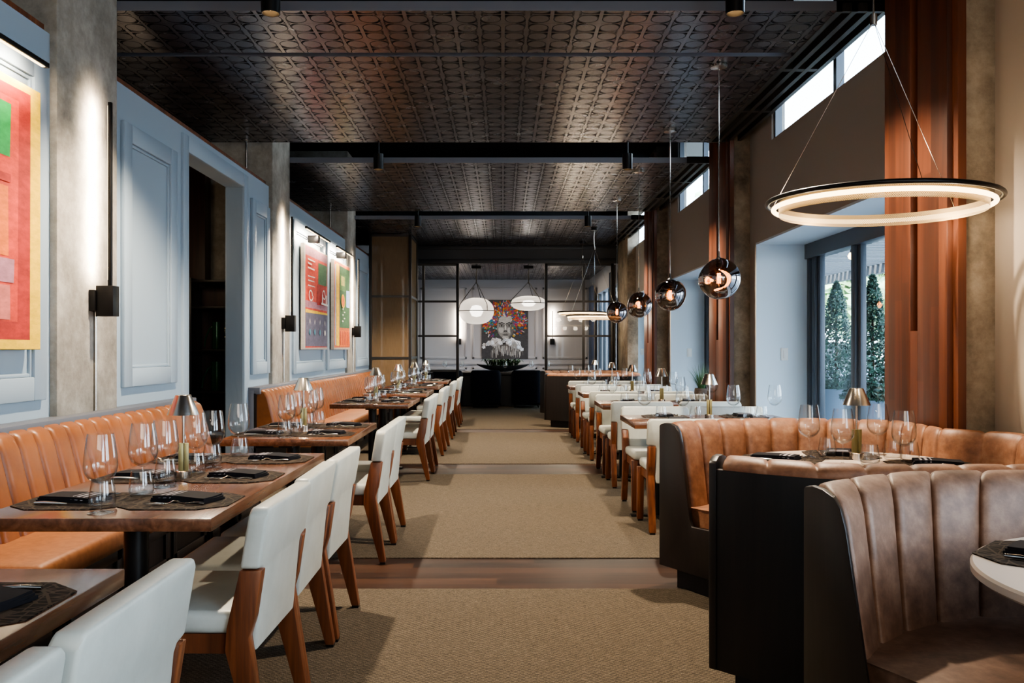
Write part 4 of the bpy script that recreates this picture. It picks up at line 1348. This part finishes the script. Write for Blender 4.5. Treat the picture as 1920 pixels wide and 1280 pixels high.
for x, nm in ((-1.22, 'leftmost'), (-0.38, 'middle'), (0.52, 'rightmost')):
    armchair(x, 19.55, 0, 'navy velvet armchair, %s of three at the dark table behind the glass' % nm)
for k, (x, y) in enumerate(((-0.95, 20.3), (0.05, 20.25), (0.66, 20.4), (1.05, 20.6), (-1.35, 20.5))):
    wine(x, y, 'small distant wine glass on the private room table, %s' % ['left of the orchids', 'before the orchid bowl', 'right of the orchid bowl', 'far right end', 'far left end'][k], 0.7605)
# orchids in a boat shaped bowl
root = thing('orchid_arrangement', 'white orchids in a black boat-shaped bowl on the private room table', 'flower arrangement', (0.0, 20.75, 0.7605))
mb = MB()
def bowl(i, j):
    u = -1 + 2 * i / 24
    w = 0.17 * max(0.0, 1 - u * u) ** 0.6 + 0.004
    t = PI * j / 10
    return (0.62 * u, w * math.cos(t), 0.13 + 0.05 * u * u - (0.125 * (1 - u * u) ** 0.7 + 0.004) * math.sin(t))
mb.grid(bowl, 25, 11); mb.build('bowl', M['black'], root, angle=80)
MB().lathe([(0, 0), (0.12, 0), (0.12, 0.012), (0, 0.02)], 16).build('foot', M['black'], root)
rn = random.Random(2)
mb = MB()
for q in range(120):
    t = rn.uniform(0, 2 * PI); L = rn.uniform(.14, .30); x0 = rn.uniform(-.36, .36); w = rn.uniform(.022, .042)
    pts = []
    for s in range(5):
        u = s / 4; rr = L * u; z = 0.13 + L * (1.9 * u - 1.5 * u * u); ww = w * math.sin(PI * min(.97, u + .08))
        c, s_ = math.cos(t), math.sin(t) * .7
        pts += [(x0 + rr * c - ww * s_, rr * s_ + ww * c, z), (x0 + rr * c + ww * s_, rr * s_ - ww * c, z)]
    mb.raw(pts, [(2 * i, 2 * i + 1, 2 * i + 3, 2 * i + 2) for i in range(4)])
mb.build('leaves', M['plant'], root)
for q in range(9):
    x0 = -0.16 + 0.04 * q; side = -1 if q < 5 else 1
    top = (-0.26 + 0.52 * (q / 8), rn.uniform(-.08, .08), 0.70 + rn.uniform(-.02, .09))
    end = (top[0] + side * rn.uniform(.12, .22), top[1] + rn.uniform(-.05, .05), top[2] - rn.uniform(.08, .14))
    pts = [Vector((x0, 0, 0.1)), Vector((x0 * 1.2, 0, 0.38)), Vector(top), Vector(((top[0] + end[0]) / 2, (top[1] + end[1]) / 2, top[2] + 0.01)), Vector(end)]
    MB().tube(pts, 0.005, 6).build('stem', M['bark'], root)
    mb = MB()
    for b in range(9):
        u = b / 8
        p = Vector(top).lerp(Vector(end), u) + Vector((rn.uniform(-.035, .035), rn.uniform(-.05, .03), rn.uniform(-.04, .03)))
        rot = Matrix.Translation(p) @ Matrix.Rotation(rn.uniform(-.6, .6), 4, 'Z') @ Matrix.Rotation(R(90) + rn.uniform(-.5, .5), 4, 'X')
        for pt in range(5):
            a = 2 * PI * pt / 5 + .3
            c = Matrix.Rotation(a, 4, 'Z')
            w, l = 0.021, 0.042
            mb.raw([(0, 0, 0), (w, l * .5, .004), (w * .6, l, 0.002), (0, l * 1.1, -.003), (-w * .6, l, .002), (-w, l * .5, .004)], [(0, 1, 2, 3, 4, 5)], M=rot @ c)
    mb.build('flower_spray', M['petal'], root)
# portrait canvas on the far wall
root = thing('painting', 'portrait painting, grey face with multicoloured brush-stroke hair, on the far wall', 'painting', (0.05, 24.44, 1.02))
pg = {n: paint('port_' + n, srgb(*c), .3) for n, c in (('bg', (74, 72, 76)), ('skin', (156, 152, 150)), ('light', (204, 200, 198)), ('dark', (44, 42, 44)), ('mid', (112, 108, 108)), ('white', (228, 224, 220)),
      ('r', (206, 60, 50)), ('o', (226, 122, 40)), ('y', (226, 190, 60)), ('g', (60, 140, 76)), ('b', (52, 104, 178)), ('p', (190, 70, 130)), ('t', (50, 150, 160)), ('v', (110, 74, 150)))}
mb = mbm(pg['bg'])
X0, X1, Z0, Z1, YF = -0.59, 0.70, 1.02, 2.66, 24.449
mb.box((X0, YF, Z0), (X1, YF + 0.05, Z1), 0.004)
lay = [0]
def pt_poly(pts, m):
    lay[0] += 1
    y = YF - 0.001 - 0.00002 * lay[0]
    mb.raw([(X0 + u * (X1 - X0), y, Z0 + v * (Z1 - Z0)) for u, v in pts], [tuple(range(len(pts)))], pg[m])
rn = random.Random(9)
def ell(u, v, a, b, n=22, t0=0, t1=2 * PI): return [(u + a * math.cos(t0 + (t1 - t0) * k / n), v + b * math.sin(t0 + (t1 - t0) * k / n)) for k in range(n)]
def strokes(n, f):
    for _ in range(n):
        u, v = f()
        if not (0.02 < u < 0.98 and 0.02 < v < 0.985): continue
        a = math.atan2(v - 0.62, u - 0.5) + rn.uniform(-.9, .9); L = rn.uniform(.025, .07); w = rn.uniform(.006, .014)
        c, s = math.cos(a), math.sin(a) * .8
        q = [(u - s * w, v + c * w), (u + c * L - s * w, v + s * L + c * w), (u + c * L + s * w, v + s * L - c * w), (u + s * w, v - c * w)]
        q = [(min(.99, max(.01, x)), min(.99, max(.01, y))) for x, y in q]
        pt_poly(q, rn.choice(['r', 'o', 'o', 'y', 'g', 'b', 'p', 't', 'v', 'r', 'white']))
def hair():
    t = rn.uniform(-.25, PI + .25); q = rn.uniform(.35, 1.0)
    return (0.5 + .46 * q * math.cos(t), .60 + .38 * q * math.sin(t))
strokes(520, hair)
for _ in range(150):
    u = min(.9, max(.1, rn.gauss(.5, .17))); v = .30 - abs(u - .5) * .35 + rn.uniform(-.10, .06); L = rn.uniform(.05, .17); w_ = rn.uniform(.006, .018)
    pt_poly([(u - w_, v), (u + w_, v + rn.uniform(-.01, .01)), (u + w_ * .5, max(.02, v - L)), (u - w_ * .5, max(.02, v - L))], rn.choice(['light', 'mid', 'skin', 'white', 'light', 'mid']))
pt_poly([(.43, .22), (.59, .22), (.61, .42), (.41, .42)], 'mid')
pt_poly([(.43, .24), (.50, .24), (.52, .40), (.42, .42)], 'dark')
pt_poly(ell(.51, .545, .185, .205), 'mid'); pt_poly(ell(.50, .54, .165, .19), 'skin')
pt_poly(ell(.51, .66, .145, .075), 'light'); pt_poly(ell(.42, .49, .055, .055), 'light'); pt_poly(ell(.60, .49, .05, .055), 'light')
pt_poly(ell(.645, .52, .035, .12), 'mid'); pt_poly(ell(.51, .36, .07, .03), 'light')
for u in (.43, .59):
    pt_poly(ell(u, .562, .062, .030), 'mid')
    pt_poly([(u - .070, .600), (u, .622), (u + .070, .604), (u + .066, .588), (u, .604), (u - .064, .584)], 'dark')
    pt_poly(ell(u, .560, .040, .012), 'light'); pt_poly(ell(u, .560, .017, .0135), 'dark')
    pt_poly([(u - .052, .562), (u, .580), (u + .052, .562), (u, .570)], 'dark')
pt_poly([(.500, .57), (.524, .57), (.530, .49), (.496, .49)], 'white')
pt_poly(ell(.512, .470, .046, .018), 'mid'); pt_poly(ell(.490, .464, .013, .007), 'dark'); pt_poly(ell(.535, .464, .013, .007), 'dark')
pt_poly([(.44, .412), (.49, .426), (.512, .420), (.535, .426), (.585, .412), (.54, .390), (.49, .390)], 'mid'); pt_poly([(.44, .412), (.512, .408), (.585, .412), (.512, .403)], 'dark')
strokes(130, lambda: (0.5 + rn.choice((-1, 1)) * rn.uniform(.15, .42), rn.uniform(.40, .86)))
strokes(90, lambda: (rn.uniform(.34, .68), rn.uniform(.70, .9)))
mb.build('canvas', None, root, world=True, smooth=False)
# pebble pendants
def pebble(x, y, z, rx, rz_, label):
    root = thing('pebble_pendant', label, 'pendant lamp', (x, y, z))
    pr_ = [(math.cos(t) * rx if abs(math.cos(t)) > 1e-6 else 0, math.sin(t) * rz_ * (1 if True else 1)) for t in [(-PI / 2 + PI * k / 18) for k in range(19)]]
    pr_ = [((abs(r / rx) ** 0.8) * rx, zz) for r, zz in pr_]
    pr_[0] = (0, pr_[0][1]); pr_[-1] = (0, pr_[-1][1])
    MB().lathe(pr_, 40).build('shade', M['shade'], root, angle=90)
    MB().lathe([(0, -rz_ * .45), (rx * .25, -rz_ * .38), (rx * .4, 0), (rx * .25, rz_ * .38), (0, rz_ * .45)], 28).build('bulb', emit('pebble_bulb', (1, .93, .84), 6), root, angle=90)
    ring = [((rx + .006) * math.cos(2 * PI * k / 48), (rx + .006) * math.sin(2 * PI * k / 48), 0) for k in range(48)]
    MB().tube(ring, 0.010, 8, closed=True).build('band', M['metal_black'], root)
    hz = 2.86 - z
    for q in range(3):
        t = R(-50 + 120 * q)
        MB().tube([(rx * math.cos(t), rx * math.sin(t), 0), (rx * .95 * math.cos(t), rx * .95 * math.sin(t), rz_ * .5), (0, 0, hz)], 0.009, 6).build('strap', M['metal_black'], root)
    MB().cyl((0, 0, hz - 0.04), (0, 0, 3.22 - z), 0.014).build('rod', M['metal_black'], root)
    MB().box((-0.11, -0.11, 3.17 - z), (0.11, 0.11, 3.219 - z), 0.004).build('canopy', M['metal_black'], root)
    point((x, y, z), 26, (1, .9, .78), 0.1)
pebble(-0.62, 20.6, 2.18, 0.41, 0.31, 'rounded white translucent pendant with a bright core, left of two in the private room')
pebble(0.60, 20.6, 2.36, 0.42, 0.17, 'flatter white translucent pendant, right of two in the private room')
# far wall sconces
for x, nm in ((-1.22, 'left'), (1.37, 'right')):
    root = thing('wall_sconce', 'black rod wall sconce glowing on the far private room wall, %s one' % nm, 'wall lamp', (x, 24.45, 1.45), 0, 'rod wall sconces')
    MB().box((x - 0.06, 24.36, 1.42), (x + 0.06, 24.499, 1.58), 0.003).build('driver_box', M['metal_black'], root, world=True)
    MB().box((x - 0.012, 24.37, 1.57), (x + 0.012, 24.39, 2.35), 0.002).build('rod', M['metal_black'], root, world=True)
    area((x, 24.395, 1.98), (R(90), 0, 0), 0.02, 0.8, 9, WARM2)
point((-3.1, 7.5, 2.2), 5, WARM, 0.15)  # added lamp in the service room, brightens the shelf and vessels
# curtain
mb = MB()
mb.grid(lambda i, j: (2.30 + 0.03 * math.sin(i * 1.1), 18.15 + 0.012 * i * 1.3, 0.02 + 2.9 * j), 50, 2)
tag(mb.build('curtain', M['curtain'], angle=90), 'dark blue curtain hanging by the window in the private room', 'curtain')
mb = MB()
mb.grid(lambda i, j: (2.30 + 0.03 * math.sin(i * 1.1 + 1), 22.5 + 0.012 * i * 1.3, 0.02 + 2.9 * j), 50, 2)
tag(mb.build('curtain', M['curtain'], angle=90), 'dark blue curtain hanging at the back corner of the private room', 'curtain')

# ================================================================== OUTSIDE
struct('ground', MB().box((3.06, -20, -0.2), (60, 80, -0.02)), M['ground'], smooth=False)
# slatted canopy over the terrace
root = thing('terrace_canopy', 'grey slatted canopy roof over the terrace outside the window', 'canopy', (4.5, 10, 2.7))
mb = MB()
y = -2.0
while y < 30:
    mb.box((3.1, y, 2.70), (6.3, y + 0.10, 2.74)); y += 0.2
mb.build('slats', M['slat'], root, world=True, smooth=False)
mb = MB()
for x in (3.4, 6.3): mb.box((x - 0.05, -2, 2.55), (x + 0.05, 30, 2.70))
mb.build('beam', M['slat'], root, world=True, smooth=False)
for k, (x, y) in enumerate(((4.43, 11.2), (4.75, 10.6), (5.2, 15.0))):
    root = thing('string_bulb', 'warm glowing bulb hanging under the terrace canopy, %s one' % ['left', 'right', 'farther'][k], 'bulb', (x, y, 2.5))
    MB().lathe([(0, -0.08), (0.03, -0.06), (0.04, -0.03), (0.02, 0.01), (0, 0.012)], 14).build('glass_bulb', M['bulb'], root)
    MB().cyl((0, 0, 0.01), (0, 0, 0.19), 0.012).build('socket', M['black'], root)
def leaves(mb, pos, size, rn, n=1):
    for _ in range(n):
        a = Vector((rn.gauss(0, 1), rn.gauss(0, 1), rn.gauss(0, 1))).normalized(); b = a.orthogonal().normalized()
        s = size * rn.uniform(.6, 1.3)
        p = Vector(pos)
        mb.raw([tuple(p + a * s), tuple(p + b * s * .5), tuple(p - a * s), tuple(p - b * s * .5)], [(0, 1, 2, 3)])
def conifer(x, y, z0, h, r, label):
    root = thing('potted_conifer', label, 'potted tree', (x, y, 0))
    rn = random.Random(int(x * 100))
    MB().lathe([(0, 0), (r * .75, 0), (r * .95, z0 * .5), (r * 1.0, z0 * .9), (r * 1.08, z0), (r * .95, z0), (r * .9, z0 - .08), (0, z0 - .08)], 26).build('pot', M['planter'], root)
    MB().cyl((0, 0, z0 - .1), (0, 0, z0 + h * .8), .03, .01).build('trunk', M['bark'], root)
    mb = MB()
    for _ in range(6500):
        u = rn.random() ** 1.9; t = rn.uniform(0, 2 * PI)
        rr = r * (1 - u) ** .75 * (.55 + .45 * rn.random()) * (1 + .15 * math.sin(9 * u + 3 * t)) + .01
        leaves(mb, (rr * math.cos(t), rr * math.sin(t), z0 + u * h), .032, rn)
    mb.build('foliage', M['leaf2'], root, smooth=False)
conifer(4.62, 11.0, .66, 1.55, .34, 'dark green cone-shaped shrub in a pot outside the window, right of the mullion')
conifer(5.0, 13.2, .70, 1.6, .40, 'dark green cone-shaped shrub outside the window, left of the mullion')
def tree(x, y, h, r, label, seed, n=5200):
    root = thing('shade_tree', label, 'tree', (x, y, -0.02), 0, 'street trees')
    rn = random.Random(seed)
    mb = MB(); mb.tube([(0, 0, 0), (.1, 0, h * .3), (0, .1, h * .6), (.1, 0, h * .9)], [.18, .14, .1, .03], 9)
    for q in range(6):
        t = q * 1.05; mb.tube([(0.05, 0, h * (.3 + .05 * q)), (r * .6 * math.cos(t), r * .6 * math.sin(t), h * (.5 + .07 * q))], [.07, .02], 6)
    mb.build('trunk', M['bark'], root)
    mb = MB()
    cl = [(Vector((rn.uniform(-r * .75, r * .75), rn.uniform(-r * .75, r * .75), h * rn.uniform(.32, 1.0))), rn.uniform(.35, .8)) for _ in range(38)]
    for _ in range(n):
        c, s = rn.choice(cl)
        p = c + Vector((rn.gauss(0, s * .6), rn.gauss(0, s * .6), rn.gauss(0, s * .6)))
        if p.z > 0.6: leaves(mb, p, .22, rn)
    mb.build('foliage', M['leaf'], root, smooth=False)
for k, (x, y, h, r) in enumerate(((10.2, 22.5, 6.5, 2.2), (15.5, 33, 8, 2.6), (11, 40, 8, 2.6), (19, 48, 9, 3), (9.6, 30, 6, 2.0))):
    tree(x, y, h, r, 'leafy green tree beyond the terrace, %s from the window' % ['first', 'second', 'third', 'fifth', 'fourth'][k], 40 + k)
# parked car
def car(x, y, rz, label):
    root = thing('parked_car', label, 'car', (x, y, -0.02), rz)
    prof = [(-2.2, .35), (-2.25, .7), (-2.0, .95), (-1.2, 1.02), (-.6, 1.42), (.7, 1.45), (1.5, 1.05), (2.15, .95), (2.25, .6), (2.2, .35)]
    MB().prism(prof, 1, -.88, .88, bevel=.05).build('body', M['carpaint'], root)
    for s in (-1, 1):
        MB().prism([(-1.05, 1.0), (-.55, 1.36), (.65, 1.38), (1.25, 1.02)], 1, s * .875, s * .89).build('side_window', M['carglass'], root)
        for wx in (-1.4, 1.4):
            MB().lathe([(0, -.1), (.2, -.1), (.33, -.09), (.33, .09), (.2, .1), (0, .1)], 24, M=Matrix.Translation((wx, s * .82, .33)) @ Matrix.Rotation(PI / 2, 4, 'X')).build('wheel', M['tyre'], root)
    MB().raw([(-1.2, -.75, 1.035), (-1.2, .75, 1.035), (-.62, .7, 1.435), (-.62, -.7, 1.435)], [(0, 1, 2, 3)]).build('windscreen', M['carglass'], root)
car(7.3, 20.0, R(80), 'grey parked car seen through the window behind the shrubs')
car(8.6, 48, R(10), 'distant pale parked car beyond the private room window')

# ================================================================== LIGHT
w = bpy.data.worlds.new('world'); scene.world = w; w.use_nodes = True
nt = w.node_tree; nt.nodes.clear()
out = nt.nodes.new('ShaderNodeOutputWorld'); bg = nt.nodes.new('ShaderNodeBackground')
tc = nt.nodes.new('ShaderNodeTexCoord'); sp = nt.nodes.new('ShaderNodeSeparateXYZ'); rp = nt.nodes.new('ShaderNodeValToRGB')
nt.links.new(tc.outputs['Generated'], sp.inputs[0]); nt.links.new(sp.outputs[2], rp.inputs[0]); nt.links.new(rp.outputs[0], bg.inputs[0]); nt.links.new(bg.outputs[0], out.inputs[0])
rp.color_ramp.elements[0].color = (0.78, 0.89, 1.0, 1); rp.color_ramp.elements[0].position = 0.0
rp.color_ramp.elements[1].color = (0.50, 0.72, 1.0, 1); rp.color_ramp.elements[1].position = 0.6
bg.inputs[1].default_value = 10.0
S = bpy.data.lights.new('sun', 'SUN'); S.energy = 12; S.angle = R(1); S.color = (1, .95, .88)
so = bpy.data.objects.new('sun_light', S); COL.objects.link(so); so.rotation_euler = (R(12), R(-42), 0)
# portals guide the sky light through the openings
for (a, b) in jambs:
    o = area((3.06, (a + b) / 2, (SILL + OP_TOP) / 2), (0, R(90), 0), OP_TOP - SILL, b - a, 1); o.data.cycles.is_portal = True
for (a, b) in cler:
    o = area((2.66, (a + b) / 2, (CZ0 + CZ1) / 2), (0, R(90), 0), CZ1 - CZ0, b - a, 1); o.data.cycles.is_portal = True
# added fill lamps behind the camera, standing in for daylight and room light
area((2.3, -0.4, 1.7), (0, R(90), 0), 1.9, 5.0, 85, (0.72, 0.86, 1.0))
area((0.2, -3.0, 2.6), (R(72), 0, 0), 3.5, 1.5, 75, (1.0, 0.88, 0.74))
# area light below the private room ceiling
area((0, 21.5, 3.15), (0, 0, 0), 3.5, 3.0, 60, WARM2)

# ================================================================== CAMERA
cam = bpy.data.cameras.new('camera'); co = bpy.data.objects.new('camera', cam); COL.objects.link(co)
co.location = (0, 0, CAMH); co.rotation_euler = (R(90), 0, 0)
cam.sensor_width = 36; cam.lens = F * 36 / 1920
cam.shift_x = (960 - 943) / 1920; cam.shift_y = (655 - 640) / 1920
cam.clip_start = 0.05; cam.clip_end = 300
scene.camera = co

cy = scene.cycles
cy.max_bounces = 10; cy.diffuse_bounces = 4; cy.glossy_bounces = 4; cy.transmission_bounces = 6; cy.transparent_max_bounces = 40
cy.sample_clamp_indirect = 6; cy.caustics_reflective = False; cy.caustics_refractive = False
cy.use_denoising = True
scene.view_settings.view_transform = 'AgX'
try: scene.view_settings.look = 'AgX - Medium High Contrast'
except Exception: pass
scene.view_settings.exposure = 0.55
